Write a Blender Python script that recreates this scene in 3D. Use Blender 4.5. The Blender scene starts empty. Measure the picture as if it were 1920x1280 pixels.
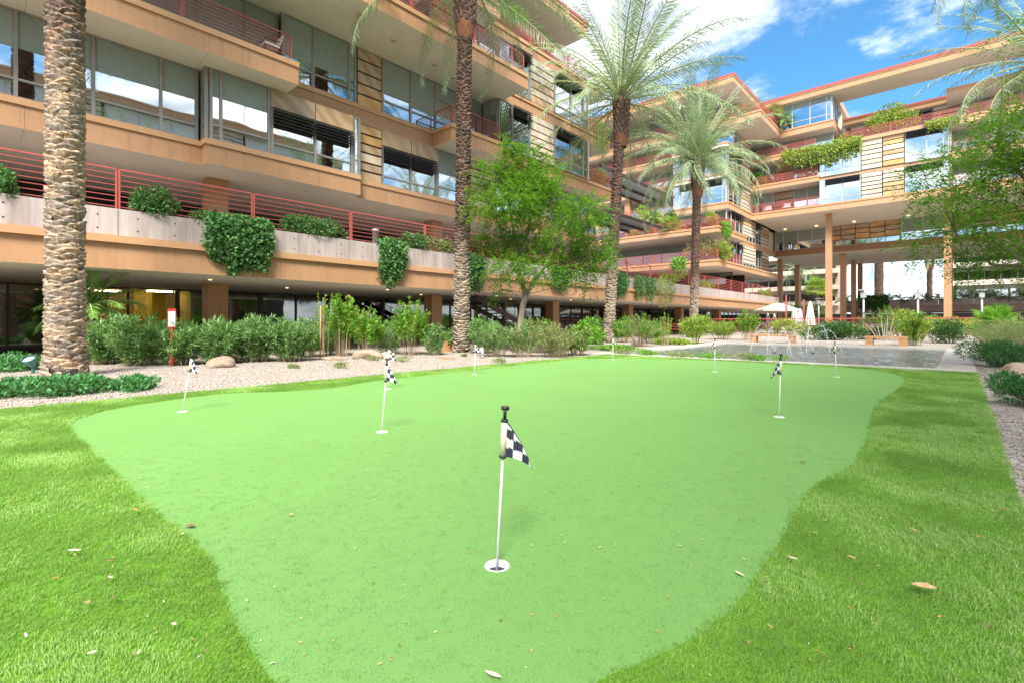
import bpy, bmesh, math, random
import numpy as np
from mathutils import Vector, Matrix, Euler

C = bpy.context.scene.collection
SC = bpy.context.scene
rng = np.random.default_rng(7)
random.seed(7)
R = math.radians

# ------------------------------------------------------------------ camera
YAW = R(42.2); SN, CS = math.sin(YAW), math.cos(YAW)
CAMZ = 1.15
cam = bpy.data.cameras.new('camera'); camo = bpy.data.objects.new('camera', cam); C.objects.link(camo)
camo.location = (0, 0, CAMZ); camo.rotation_euler = (R(90), 0, YAW)
cam.sensor_width = 36; cam.lens = 926 / 1920 * 36; cam.shift_y = -36 / 1920
cam.clip_start = 0.05; cam.clip_end = 3000
SC.camera = camo

# ------------------------------------------------------------------ light
SUN_EL, SUN_ROT = R(48), R(138)
wd = bpy.data.worlds.new('World'); SC.world = wd; wd.use_nodes = True
nt = wd.node_tree; nt.nodes.clear()
def N(t, typ, **kw):
    n = t.nodes.new(typ)
    for k, v in kw.items(): setattr(n, k, v)
    return n
def mth(t, op, a, b=None, clamp=False):
    n = N(t, 'ShaderNodeMath', operation=op, use_clamp=clamp)
    for i, v in enumerate((a, b)):
        if v is None: continue
        if isinstance(v, (int, float)): n.inputs[i].default_value = v
        else: t.links.new(v, n.inputs[i])
    return n.outputs[0]
sky = N(nt, 'ShaderNodeTexSky', sky_type='NISHITA'); sky.sun_disc = False
sky.sun_elevation = SUN_EL; sky.sun_rotation = SUN_ROT; sky.ozone_density = 2.5; sky.dust_density = 0.3
tc = N(nt, 'ShaderNodeTexCoord'); sep = N(nt, 'ShaderNodeSeparateXYZ'); nt.links.new(tc.outputs['Generated'], sep.inputs[0])
den = mth(nt, 'ADD', mth(nt, 'MAXIMUM', sep.outputs[2], 0.0), 0.22)
cmb = N(nt, 'ShaderNodeCombineXYZ')
nt.links.new(mth(nt, 'DIVIDE', sep.outputs[0], den), cmb.inputs[0]); nt.links.new(mth(nt, 'DIVIDE', sep.outputs[1], den), cmb.inputs[1])
mp = N(nt, 'ShaderNodeMapping'); nt.links.new(cmb.outputs[0], mp.inputs[0]); mp.inputs['Location'].default_value = (3.3, 1.45, 0)
cn = N(nt, 'ShaderNodeTexNoise'); cn.inputs['Scale'].default_value = 1.7; cn.inputs['Detail'].default_value = 8; cn.inputs['Roughness'].default_value = 0.62
nt.links.new(mp.outputs[0], cn.inputs['Vector'])
cr = N(nt, 'ShaderNodeMapRange', interpolation_type='SMOOTHSTEP'); cr.inputs[1].default_value = 0.49; cr.inputs[2].default_value = 0.70
def puff(c, r, amt):
    n = N(nt, 'ShaderNodeVectorMath', operation='DISTANCE'); nt.links.new(cmb.outputs[0], n.inputs[0]); n.inputs[1].default_value = (*c, 0)
    k = N(nt, 'ShaderNodeMapRange', interpolation_type='SMOOTHSTEP'); nt.links.new(n.outputs['Value'], k.inputs[0]); k.inputs[1].default_value = r; k.inputs[2].default_value = 0.0; k.inputs[3].default_value = 0; k.inputs[4].default_value = amt
    return k.outputs[0]
cs_ = mth(nt, 'ADD', cn.outputs[0], puff((-0.52, 1.05), 0.42, 0.16))
cs_ = mth(nt, 'ADD', cs_, puff((-0.13, 1.43), 0.15, 0.15))
cs_ = mth(nt, 'ADD', cs_, puff((-0.06, 1.58), 0.58, -0.24))
cs_ = mth(nt, 'ADD', cs_, 0.085)
nt.links.new(cs_, cr.inputs[0])
horiz = N(nt, 'ShaderNodeMapRange', interpolation_type='SMOOTHSTEP'); nt.links.new(sep.outputs[2], horiz.inputs[0])
horiz.inputs[1].default_value = 0.04; horiz.inputs[2].default_value = 0.22; horiz.inputs[3].default_value = 0.8; horiz.inputs[4].default_value = 0.0
cmask = mth(nt, 'MAXIMUM', cr.outputs[0], horiz.outputs[0])
cn2 = N(nt, 'ShaderNodeTexNoise'); cn2.inputs['Scale'].default_value = 2.6; cn2.inputs['Detail'].default_value = 6; nt.links.new(mp.outputs[0], cn2.inputs['Vector'])
ccol = N(nt, 'ShaderNodeMix', data_type='RGBA'); cmr = N(nt, 'ShaderNodeMapRange'); cmr.inputs[1].default_value = 0.38; cmr.inputs[2].default_value = 0.68; nt.links.new(cn2.outputs[0], cmr.inputs[0]); nt.links.new(cmr.outputs[0], ccol.inputs[0])
ccol.inputs[6].default_value = (1.0, 0.98, 0.95, 1); ccol.inputs[7].default_value = (0.26, 0.29, 0.33, 1)
bg1 = N(nt, 'ShaderNodeBackground'); skc = N(nt, 'ShaderNodeMix', data_type='RGBA', blend_type='MULTIPLY'); skc.inputs[0].default_value = 1; nt.links.new(sky.outputs[0], skc.inputs[6]); skc.inputs[7].default_value = (0.42, 0.78, 0.90, 1); nt.links.new(skc.outputs[2], bg1.inputs[0]); bg1.inputs[1].default_value = 0.05
bg2 = N(nt, 'ShaderNodeBackground'); nt.links.new(ccol.outputs[2], bg2.inputs[0]); bg2.inputs[1].default_value = 0.52
mxs = N(nt, 'ShaderNodeMixShader'); nt.links.new(cmask, mxs.inputs[0]); nt.links.new(bg1.outputs[0], mxs.inputs[1]); nt.links.new(bg2.outputs[0], mxs.inputs[2])
wo = N(nt, 'ShaderNodeOutputWorld'); nt.links.new(mxs.outputs[0], wo.inputs[0])
sun = bpy.data.lights.new('sun', 'SUN'); suno = bpy.data.objects.new('sun', sun); C.objects.link(suno)
sun.energy = 1.5; sun.angle = R(22); sun.color = (1, 0.95, 0.87)
sd = Vector((math.sin(SUN_ROT) * math.cos(SUN_EL), math.cos(SUN_ROT) * math.cos(SUN_EL), math.sin(SUN_EL)))
suno.rotation_euler = sd.to_track_quat('Z', 'Y').to_euler()
SC.view_settings.view_transform = 'Standard'; SC.view_settings.look = 'None'
SC.view_settings.exposure = 2.6; SC.view_settings.gamma = 1; SC.view_settings.use_curve_mapping = False
SC.render.engine = 'CYCLES'
SC.cycles.max_bounces = 9; SC.cycles.diffuse_bounces = 4; SC.cycles.glossy_bounces = 4; SC.cycles.transparent_max_bounces = 12
SC.cycles.transmission_bounces = 4; SC.cycles.caustics_reflective = False; SC.cycles.caustics_refractive = False

# ------------------------------------------------------------------ placing helpers
def yp(px, L):
    """y where the sight line through column px meets the plane x = -L"""
    u = (px - 960) / 926; t = L / (SN - CS * u); return t * (CS + SN * u)
def xp(px, Y):
    u = (px - 960) / 926; t = Y / (CS + SN * u); return t * (CS * u - SN)
def gp(px, py, z=0.0):
    u = (px - 960) / 926; t = (CAMZ - z) * 926 / (py - 604)
    return (t * (CS * u - SN), t * (CS + SN * u))
def at(px, t):
    u = (px - 960) / 926
    return (t * (CS * u - SN), t * (CS + SN * u))

# ------------------------------------------------------------------ materials
def newmat(name):
    m = bpy.data.materials.new(name); m.use_nodes = True; m.node_tree.nodes.clear()
    o = N(m.node_tree, 'ShaderNodeOutputMaterial'); return m, m.node_tree, o
def ramp(t, fac, cols):
    r = N(t, 'ShaderNodeValToRGB'); e = r.color_ramp.elements
    while len(e) < len(cols): e.new(0.5)
    for i, (p, c) in enumerate(cols): e[i].position = p; e[i].color = (*c, 1)
    t.links.new(fac, r.inputs[0]); return r.outputs[0]
def posn(t, scale=(1, 1, 1), local=False):
    if local: v = N(t, 'ShaderNodeTexCoord').outputs['Object']
    else: v = N(t, 'ShaderNodeNewGeometry').outputs['Position']
    m = N(t, 'ShaderNodeMapping'); t.links.new(v, m.inputs[0]); m.inputs['Scale'].default_value = scale
    return m.outputs[0]
def noise(t, vec, s, d=4, r=0.55, dist=0.0):
    n = N(t, 'ShaderNodeTexNoise'); n.inputs['Scale'].default_value = s; n.inputs['Detail'].default_value = d
    n.inputs['Roughness'].default_value = r; n.inputs['Distortion'].default_value = dist
    t.links.new(vec, n.inputs['Vector']); return n.outputs[0]
def mixc(t, f, a, b, mode='MIX'):
    n = N(t, 'ShaderNodeMix', data_type='RGBA', blend_type=mode)
    for i, v in ((0, f), (6, a), (7, b)):
        if isinstance(v, (int, float)): n.inputs[i].default_value = v
        elif isinstance(v, tuple): n.inputs[i].default_value = (*v, 1)
        else: t.links.new(v, n.inputs[i])
    return n.outputs[2]
def M(name, c1, c2, scale=3, rough=0.6, bump=0.0, bscale=40, stretch=(1, 1, 1), metal=0, objrand=0.0, spec=0.4, local=False):
    m, t, o = newmat(name)
    p = N(t, 'ShaderNodeBsdfPrincipled'); t.links.new(p.outputs[0], o.inputs[0])
    v = posn(t, stretch, local)
    n1 = noise(t, v, scale, 5)
    col = ramp(t, n1, [(0.3, c1), (0.7, c2)])
    h2 = N(t, 'ShaderNodeHueSaturation'); t.links.new(col, h2.inputs['Color'])
    t.links.new(mth(t, 'ADD', mth(t, 'MULTIPLY', noise(t, v, scale * 6.3, 4, 0.65), 0.22), 0.89), h2.inputs['Value']); col = h2.outputs[0]
    if objrand:
        oi = N(t, 'ShaderNodeObjectInfo')
        h = N(t, 'ShaderNodeHueSaturation'); t.links.new(col, h.inputs['Color'])
        t.links.new(mth(t, 'ADD', mth(t, 'MULTIPLY', oi.outputs['Random'], objrand), 1 - objrand / 2), h.inputs['Value'])
        col = h.outputs[0]
    t.links.new(col, p.inputs['Base Color'])
    p.inputs['Roughness'].default_value = rough; p.inputs['Metallic'].default_value = metal
    p.inputs['Specular IOR Level'].default_value = spec
    if bump:
        b = N(t, 'ShaderNodeBump'); b.inputs['Strength'].default_value = bump; b.inputs['Distance'].default_value = 0.02
        t.links.new(noise(t, v, bscale, 4), b.inputs['Height']); t.links.new(b.outputs[0], p.inputs['Normal'])
    return m
def leafmat(name, ca, cb, cc, trans=0.3, rough=0.5, objr=0.0):
    m, t, o = newmat(name)
    g = N(t, 'ShaderNodeNewGeometry')
    col = ramp(t, g.outputs['Random Per Island'], [(0.0, ca), (0.5, cb), (1.0, cc)])
    n1 = noise(t, posn(t), 1.3, 3)
    h = N(t, 'ShaderNodeHueSaturation'); t.links.new(col, h.inputs['Color'])
    t.links.new(mth(t, 'ADD', mth(t, 'MULTIPLY', n1, 0.7), 0.65), h.inputs['Value']); col = h.outputs[0]
    p = N(t, 'ShaderNodeBsdfPrincipled'); t.links.new(col, p.inputs['Base Color']); p.inputs['Roughness'].default_value = rough
    p.inputs['Specular IOR Level'].default_value = 0.3
    tr = N(t, 'ShaderNodeBsdfTranslucent'); t.links.new(mixc(t, 0.5, col, (0.25, 0.45, 0.04)), tr.inputs[0])
    mx = N(t, 'ShaderNodeMixShader'); mx.inputs[0].default_value = trans
    t.links.new(p.outputs[0], mx.inputs[1]); t.links.new(tr.outputs[0], mx.inputs[2]); t.links.new(mx.outputs[0], o.inputs[0])
    return m
def glassmat(name, tint, refl, wav=0.0, refcol=(0.9, 0.95, 1.0)):
    m, t, o = newmat(name)
    tr = N(t, 'ShaderNodeBsdfTransparent'); tr.inputs[0].default_value = (*tint, 1)
    gl = N(t, 'ShaderNodeBsdfGlossy'); gl.inputs['Roughness'].default_value = 0.015; gl.inputs[0].default_value = (*refcol, 1)
    lw = N(t, 'ShaderNodeLayerWeight'); lw.inputs[0].default_value = 0.25
    f = mth(t, 'ADD', mth(t, 'MULTIPLY', lw.outputs['Fresnel'], 1 - refl), refl, True)
    if wav:
        b = N(t, 'ShaderNodeBump'); b.inputs['Strength'].default_value = wav; b.inputs['Distance'].default_value = 0.05
        oi = N(t, 'ShaderNodeObjectInfo'); ad = N(t, 'ShaderNodeVectorMath', operation='ADD')
        t.links.new(posn(t), ad.inputs[0]); t.links.new(mth(t, 'MULTIPLY', oi.outputs['Random'], 50), ad.inputs[1])
        t.links.new(noise(t, ad.outputs[0], 0.8, 1), b.inputs['Height']); t.links.new(b.outputs[0], gl.inputs['Normal'])
    mx = N(t, 'ShaderNodeMixShader'); t.links.new(f, mx.inputs[0]); t.links.new(tr.outputs[0], mx.inputs[1]); t.links.new(gl.outputs[0], mx.inputs[2])
    t.links.new(mx.outputs[0], o.inputs[0]); return m
def emat(name, col, st):
    m, t, o = newmat(name); e = N(t, 'ShaderNodeEmission'); e.inputs[0].default_value = (*col, 1); e.inputs[1].default_value = st
    t.links.new(e.outputs[0], o.inputs[0]); return m

ORANGE = M('painted_ochre_steel', (0.43, 0.232, 0.118), (0.49, 0.27, 0.142), 0.9, 0.5, 0.05, 60, (1, 1, 0.22))
OCHRE_LIT = M('lit_ochre_steel', (0.50, 0.29, 0.155), (0.56, 0.335, 0.185), 0.9, 0.5, 0.05, 60, (1, 1, 0.22))  # same ochre paint, bright light on the farther wings put into the colour
def streaks(m, amt, sc):
    t = m.node_tree; p = next(n for n in t.nodes if n.type == 'BSDF_PRINCIPLED'); src = p.inputs['Base Color'].links[0].from_socket
    r = N(t, 'ShaderNodeMapRange'); t.links.new(noise(t, posn(t, (sc, sc, sc * 0.07)), 1.0, 5, 0.6), r.inputs[0]); r.inputs[1].default_value = 0.52; r.inputs[2].default_value = 0.75; r.inputs[3].default_value = 0; r.inputs[4].default_value = amt
    t.links.new(mixc(t, r.outputs[0], src, (0.13, 0.085, 0.06)), p.inputs['Base Color'])
streaks(ORANGE, 0.35, 7); streaks(OCHRE_LIT, 0.25, 7)
OCHRE_PALE = M('ochre_trim', (0.50, 0.28, 0.14), (0.55, 0.31, 0.16), 1.5, 0.5)
SOFFIT = M('cream_soffit', (0.71, 0.66, 0.56), (0.77, 0.72, 0.62), 0.7, 0.8, 0.06, 90)
CONC = M('pink_grey_concrete', (0.33, 0.265, 0.24), (0.54, 0.455, 0.42), 2.2, 0.85, 0.12, 30, (1, 1, 0.12))
streaks(CONC, 0.4, 9)
RED = M('red_painted_rail', (0.42, 0.085, 0.075), (0.47, 0.11, 0.09), 4, 0.45)
FRAME = M('bronze_grey_frame', (0.27, 0.245, 0.215), (0.32, 0.29, 0.26), 3, 0.45, metal=0.3)
DARKF = M('dark_bronze_frame', (0.045, 0.035, 0.028), (0.06, 0.048, 0.04), 3, 0.4)
LOUV = M('black_louver', (0.02, 0.02, 0.022), (0.035, 0.035, 0.04), 5, 0.4)
BLIND = M('grey_roller_blind', (0.235, 0.275, 0.25), (0.265, 0.305, 0.28), 6, 0.9, objrand=0.25)
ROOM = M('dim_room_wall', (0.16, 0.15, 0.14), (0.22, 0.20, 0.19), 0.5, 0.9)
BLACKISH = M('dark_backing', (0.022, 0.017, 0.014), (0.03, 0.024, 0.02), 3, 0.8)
PALEW = M('cream_paint', (0.62, 0.55, 0.45), (0.70, 0.62, 0.51), 1, 0.7)
JOINT = M('ochre_joint', (0.20, 0.09, 0.035), (0.24, 0.11, 0.045), 3, 0.7); JOINTC = M('soffit_joint', (0.36, 0.32, 0.26), (0.40, 0.36, 0.30), 3, 0.8)
YELLOW = M('yellow_room_wall', (0.62, 0.50, 0.07), (0.68, 0.56, 0.10), 0.6, 0.8)
GLASS = glassmat('window_glass', (0.82, 0.92, 0.89), 0.42, 0.06)
GLASSF = glassmat('bright_window_glass', (0.6, 0.7, 0.7), 0.5, 0.05)
FRAMEP = M('pale_aluminium_frame', (0.46, 0.45, 0.42), (0.52, 0.51, 0.48), 3, 0.4, metal=0.2)
GLASSD = glassmat('shop_glass', (0.6, 0.6, 0.56), 0.12, 0.06)
WARMLAMP = emat('warm_lamp', (1, 0.82, 0.5), 8)
DIMLAMP = emat('lit_downlight', (1, 0.74, 0.32), 0.4)
WHITE = M('white_paint', (0.76, 0.75, 0.72), (0.82, 0.81, 0.79), 5, 0.4)
NAVY = M('navy_cloth', (0.018, 0.022, 0.045), (0.03, 0.034, 0.06), 30, 0.7)
CLOTHW = M('white_cloth', (0.70, 0.69, 0.64), (0.78, 0.77, 0.72), 30, 0.8)
CREAMPL = M('cream_plastic_sleeve', (0.60, 0.56, 0.42), (0.68, 0.64, 0.50), 30, 0.5)
BLACKPL = M('black_plastic', (0.012, 0.013, 0.018), (0.02, 0.022, 0.03), 20, 0.35)
BARK = M('grey_brown_bark', (0.20, 0.15, 0.11), (0.36, 0.30, 0.23), 9, 0.9, 0.5, 35, (1, 1, 0.25))
TWIG = M('pale_twig', (0.33, 0.25, 0.16), (0.42, 0.33, 0.22), 8, 0.85)
ROCK = M('tan_boulder', (0.26, 0.18, 0.125), (0.43, 0.33, 0.25), 3.5, 0.9, 0.7, 18)
ROCKP = M('pale_boulder', (0.44, 0.30, 0.21), (0.58, 0.46, 0.36), 3.5, 0.9, 0.7, 18)
GREENMETAL = M('verdigris_lamp', (0.06, 0.20, 0.18), (0.09, 0.27, 0.24), 12, 0.5)
BRONZE = M('bronze_lamp', (0.06, 0.045, 0.04), (0.10, 0.08, 0.07), 14, 0.35, metal=0.5)
STEEL = M('galvanised_pole', (0.42, 0.43, 0.44), (0.50, 0.51, 0.52), 6, 0.45, metal=0.4)
DARKSTEEL = M('dark_stair_steel', (0.05, 0.032, 0.024), (0.08, 0.05, 0.038), 6, 0.6)
COPING = M('pale_limestone_coping', (0.47, 0.42, 0.37), (0.60, 0.55, 0.49), 3.5, 0.85, 0.15, 30)
BENCHW = M('ochre_bench', (0.46, 0.24, 0.11), (0.54, 0.30, 0.15), 4, 0.6, 0.1, 40)
CANVAS = M('cream_canvas', (0.47, 0.42, 0.33), (0.54, 0.48, 0.38), 3, 0.85)
WHCANVAS = M('white_canvas', (0.58, 0.57, 0.55), (0.65, 0.64, 0.62), 3, 0.85)
GYCANVAS = M('grey_canvas', (0.44, 0.44, 0.45), (0.52, 0.52, 0.53), 3, 0.85)
SLATE = M('blue_grey_slats', (0.34, 0.40, 0.47), (0.40, 0.46, 0.53), 3, 0.4, metal=0.3)
TERRACOTTA = M('terracotta', (0.42, 0.17, 0.08), (0.5, 0.22, 0.11), 10, 0.8)

def stonemat(name, c1, c2, c3, r=0.5):
    m, t, o = newmat(name)
    p = N(t, 'ShaderNodeBsdfPrincipled'); t.links.new(p.outputs[0], o.inputs[0]); p.inputs['Roughness'].default_value = 0.75
    oi = N(t, 'ShaderNodeObjectInfo'); ad = N(t, 'ShaderNodeVectorMath', operation='ADD')
    t.links.new(posn(t), ad.inputs[0]); t.links.new(mth(t, 'MULTIPLY', oi.outputs['Random'], 90), ad.inputs[1])
    w = N(t, 'ShaderNodeTexWave', wave_type='RINGS'); w.inputs['Scale'].default_value = 0.55; w.inputs['Distortion'].default_value = 9
    w.inputs['Detail'].default_value = 3; w.inputs['Detail Scale'].default_value = 0.7
    t.links.new(ad.outputs[0], w.inputs['Vector'])
    col = ramp(t, w.outputs['Fac'], [(0.0, c1), (0.5, c2), (1.0, c3)])
    n2 = noise(t, ad.outputs[0], 1.1, 4)
    col = mixc(t, mth(t, 'ADD', mth(t, 'MULTIPLY', n2, 0.5), 0.25), col, c2)
    h = N(t, 'ShaderNodeHueSaturation'); t.links.new(col, h.inputs['Color'])
    t.links.new(mth(t, 'ADD', mth(t, 'MULTIPLY', oi.outputs['Random'], r), 1 - r / 2), h.inputs['Value'])
    t.links.new(mth(t, 'ADD', mth(t, 'MULTIPLY', oi.outputs['Random'], r), 0.75), h.inputs['Saturation'])
    t.links.new(h.outputs[0], p.inputs['Base Color'])
    b = N(t, 'ShaderNodeBump'); b.inputs['Strength'].default_value = 0.2; t.links.new(noise(t, ad.outputs[0], 14, 4), b.inputs['Height']); t.links.new(b.outputs[0], p.inputs['Normal'])
    return m
STONE = stonemat('swirled_sandstone', (0.36, 0.20, 0.10), (0.50, 0.33, 0.19), (0.60, 0.45, 0.30))
STONEP = stonemat('pale_sandstone', (0.50, 0.36, 0.23), (0.62, 0.50, 0.37), (0.66, 0.56, 0.44), 0.3)
STONEO = stonemat('golden_sandstone', (0.48, 0.25, 0.08), (0.56, 0.33, 0.13), (0.60, 0.40, 0.19), 0.3)

# foliage
OLEAF = leafmat('oleander_leaves', (0.09, 0.23, 0.055), (0.18, 0.35, 0.105), (0.32, 0.48, 0.20), 0.28)
PALEOL = leafmat('dry_green_leaves', (0.176, 0.243, 0.081), (0.270, 0.338, 0.121), (0.405, 0.405, 0.189), 0.3)
BRIGHT = leafmat('bright_green_leaves', (0.098, 0.280, 0.028), (0.182, 0.420, 0.049), (0.336, 0.550, 0.084), 0.4)
YELGRN = leafmat('yellow_green_leaves', (0.189, 0.297, 0.041), (0.324, 0.446, 0.068), (0.486, 0.540, 0.108), 0.4)
MESQ = leafmat('feathery_tree_leaves', (0.05, 0.16, 0.008), (0.11, 0.29, 0.018), (0.25, 0.45, 0.045), 0.4)
IVY = leafmat('trailing_vine_leaves', (0.043, 0.128, 0.034), (0.085, 0.212, 0.060), (0.170, 0.340, 0.102), 0.22, 0.4)
DARKLEAF = leafmat('dark_hedge_leaves', (0.030, 0.090, 0.022), (0.060, 0.150, 0.038), (0.105, 0.225, 0.060), 0.2, 0.4)
GCOVER = leafmat('ground_cover_leaves', (0.038, 0.150, 0.045), (0.075, 0.240, 0.075), (0.135, 0.345, 0.120), 0.25)
DRYTAN = leafmat('straw_leaves', (0.28, 0.22, 0.10), (0.38, 0.30, 0.15), (0.46, 0.38, 0.20), 0.3)
PALMF = leafmat('palm_leaflets', (0.19, 0.29, 0.14), (0.30, 0.41, 0.23), (0.43, 0.52, 0.34), 0.2)
PALMY = leafmat('young_palm_leaflets', (0.084, 0.252, 0.028), (0.154, 0.364, 0.056), (0.280, 0.476, 0.098), 0.35)
REDFL = leafmat('red_flowers', (0.5, 0.03, 0.02), (0.6, 0.06, 0.03), (0.6, 0.12, 0.04), 0.3)
RACHIS = M('palm_rachis', (0.30, 0.33, 0.14), (0.40, 0.40, 0.20), 4, 0.6)

# ------------------------------------------------------------------ objects
WP = {}
def link(name, data, parent=None, loc=(0, 0, 0), scale=None, rot=None):
    o = bpy.data.objects.new(name, data); C.objects.link(o)
    w = Vector(loc)
    if parent is not None:
        o.parent = parent; o.location = w - WP[parent.name]
    else: o.location = w
    WP[o.name] = w
    if scale: o.scale = scale
    if rot is not None: o.rotation_euler = rot
    return o
def tag(o, label, cat, group=None, kind=None):
    o['label'] = label; o['category'] = cat
    if group: o['group'] = group
    if kind: o['kind'] = kind
    return o
def empty(name, loc, label, cat, group=None):
    return tag(link(name, None, None, loc), label, cat, group)
def struct(o): o['kind'] = 'structure'; return o
def stuff(o): o['kind'] = 'stuff'; return o
_cube = {}
def cube(mat):
    if mat.name not in _cube:
        me = bpy.data.meshes.new('box'); bm = bmesh.new(); bmesh.ops.create_cube(bm, size=1); bm.to_mesh(me); bm.free()
        me.materials.append(mat); _cube[mat.name] = me
    return _cube[mat.name]
def bobj(name, e, mat, parent):
    x0, x1, y0, y1, z0, z1 = e
    return link(name, cube(mat), parent, ((x0 + x1) / 2, (y0 + y1) / 2, (z0 + z1) / 2), (x1 - x0, y1 - y0, z1 - z0))
class MB:
    def __init__(s): s.v = []; s.f = []; s.m = []; s.mats = []; s.sm = []
    def mi(s, mat):
        if mat not in s.mats: s.mats.append(mat)
        return s.mats.index(mat)
    def add(s, vs, fs, mat, smooth=False):
        b = len(s.v); k = s.mi(mat); s.v += [tuple(v) for v in vs]
        for f in fs: s.f.append([i + b for i in f]); s.m.append(k); s.sm.append(smooth)
    def box(s, e, mat, top=None, bot=None):
        x0, x1, y0, y1, z0, z1 = e
        vs = [(x0, y0, z0), (x1, y0, z0), (x1, y1, z0), (x0, y1, z0), (x0, y0, z1), (x1, y0, z1), (x1, y1, z1), (x0, y1, z1)]
        s.add(vs, [(0, 1, 5, 4), (1, 2, 6, 5), (2, 3, 7, 6), (3, 0, 4, 7)], mat)
        b = len(s.v) - 8
        for f, mm in (((3, 2, 1, 0), bot or mat), ((4, 5, 6, 7), top or mat)):
            s.f.append([i + b for i in f]); s.m.append(s.mi(mm)); s.sm.append(False)
    def tube(s, pts, rads, mat, n=6, cap=True, smooth=True):
        P = [Vector(p) for p in pts]
        if isinstance(rads, (int, float)): rads = [rads] * len(P)
        vs = []; fs = []
        for i, p in enumerate(P):
            d = (P[min(i + 1, len(P) - 1)] - P[max(i - 1, 0)]).normalized()
            a = d.cross(Vector((0, 0, 1)) if abs(d.z) < 0.95 else Vector((1, 0, 0))).normalized(); b = d.cross(a)
            for k in range(n):
                an = 2 * math.pi * k / n
                vs.append(p + (a * math.cos(an) + b * math.sin(an)) * rads[i])
        for i in range(len(P) - 1):
            for k in range(n):
                fs.append((i * n + k, i * n + (k + 1) % n, (i + 1) * n + (k + 1) % n, (i + 1) * n + k))
        if cap: fs.append(tuple(range(n))[::-1]); fs.append(tuple(range((len(P) - 1) * n, len(P) * n)))
        s.add(vs, fs, mat, smooth)
    def lathe(s, c, prof, mat, n=16, smooth=True, cap=True):
        vs = []; fs = []
        for r, z in prof:
            for k in range(n):
                a = 2 * math.pi * k / n; vs.append((c[0] + r * math.cos(a), c[1] + r * math.sin(a), c[2] + z))
        for i in range(len(prof) - 1):
            for k in range(n): fs.append((i * n + k, i * n + (k + 1) % n, (i + 1) * n + (k + 1) % n, (i + 1) * n + k))
        if cap: fs.append(tuple(range((len(prof) - 1) * n, len(prof) * n)))
        s.add(vs, fs, mat, smooth)
    def mesh(s, name, off=Vector((0, 0, 0))):
        me = bpy.data.meshes.new(name); me.from_pydata([Vector(v) - off for v in s.v], [], s.f)
        for m in s.mats: me.materials.append(m)
        me.polygons.foreach_set('material_index', s.m); me.polygons.foreach_set('use_smooth', s.sm); me.update(); return me
    def build(s, name, parent=None, origin=None):
        """vertices are world coordinates; the object sits at origin (or at its parent's place)"""
        o = Vector(origin) if origin is not None else (WP[parent.name] if parent is not None else Vector((0, 0, 0)))
        return link(name, s.mesh(name, o), parent, o)
def copy_tree(o, loc, rotz=None, scale=None, label=None):
    c = o.copy(); C.objects.link(c); c.location = loc; WP[c.name] = Vector(loc)
    if rotz is not None: c.rotation_euler = (0, 0, rotz)
    if scale: c.scale = (scale,) * 3
    if label: c['label'] = label
    for ch in list(o.children):
        d = ch.copy(); C.objects.link(d); d.parent = c
        for g in list(ch.children):
            h = g.copy(); C.objects.link(h); h.parent = d
    return c

# ------------------------------------------------------------------ ground
def fill(name, loops, mat, z=0.0):
    bm = bmesh.new(); es = []
    for lp in loops:
        vs = [bm.verts.new((p[0], p[1], z)) for p in lp]
        for i in range(len(vs)): es.append(bm.edges.new((vs[i], vs[(i + 1) % len(vs)])))
    bmesh.ops.triangle_fill(bm, use_beauty=True, use_dissolve=False, edges=es, normal=(0, 0, 1))
    bmesh.ops.recalc_face_normals(bm, faces=bm.faces)
    for f in bm.faces:
        if f.normal.z < 0: f.normal_flip()
    me = bpy.data.meshes.new(name); bm.to_mesh(me); bm.free(); me.materials.append(mat)
    return link(name, me)
def smooth_loop(pts, n=5):
    out = []; L = len(pts)
    for i in range(L):
        p0, p1, p2, p3 = (Vector((*pts[(i + k - 1) % L], 0)) for k in range(4))
        for j in range(n):
            t = j / n
            q = 0.5 * ((2 * p1) + (p2 - p0) * t + (2 * p0 - 5 * p1 + 4 * p2 - p3) * t * t + (3 * p1 - p0 - 3 * p2 + p3) * t ** 3)
            out.append((q.x, q.y))
    return out
def turfmat(name, a, b, c, fine, patch, bumpd, bs):
    m, t, o = newmat(name); p = N(t, 'ShaderNodeBsdfPrincipled'); t.links.new(p.outputs[0], o.inputs[0])
    v = posn(t); n1 = noise(t, v, fine, 3, 0.7); col = ramp(t, n1, [(0.3, a), (0.5, b), (0.72, c)])
    n2 = noise(t, v, patch, 4); h = N(t, 'ShaderNodeHueSaturation'); t.links.new(col, h.inputs['Color'])
    t.links.new(mth(t, 'ADD', mth(t, 'MULTIPLY', n2, 0.14), 0.93), h.inputs['Value']); t.links.new(h.outputs[0], p.inputs['Base Color'])
    p.inputs['Roughness'].default_value = 0.9; p.inputs['Specular IOR Level'].default_value = 0.15
    bn = N(t, 'ShaderNodeBump'); bn.inputs['Strength'].default_value = bumpd; bn.inputs['Distance'].default_value = 0.01
    t.links.new(noise(t, v, bs, 3, 0.7), bn.inputs['Height']); t.links.new(bn.outputs[0], p.inputs['Normal'])
    return m
GREEN = turfmat('putting_turf', (0.13, 0.28, 0.066), (0.172, 0.345, 0.092), (0.215, 0.40, 0.128), 190, 0.9, 0.35, 240)
TURF = turfmat('long_turf_base', (0.08, 0.18, 0.015), (0.13, 0.28, 0.025), (0.19, 0.37, 0.045), 90, 1.5, 0.6, 120)
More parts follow.
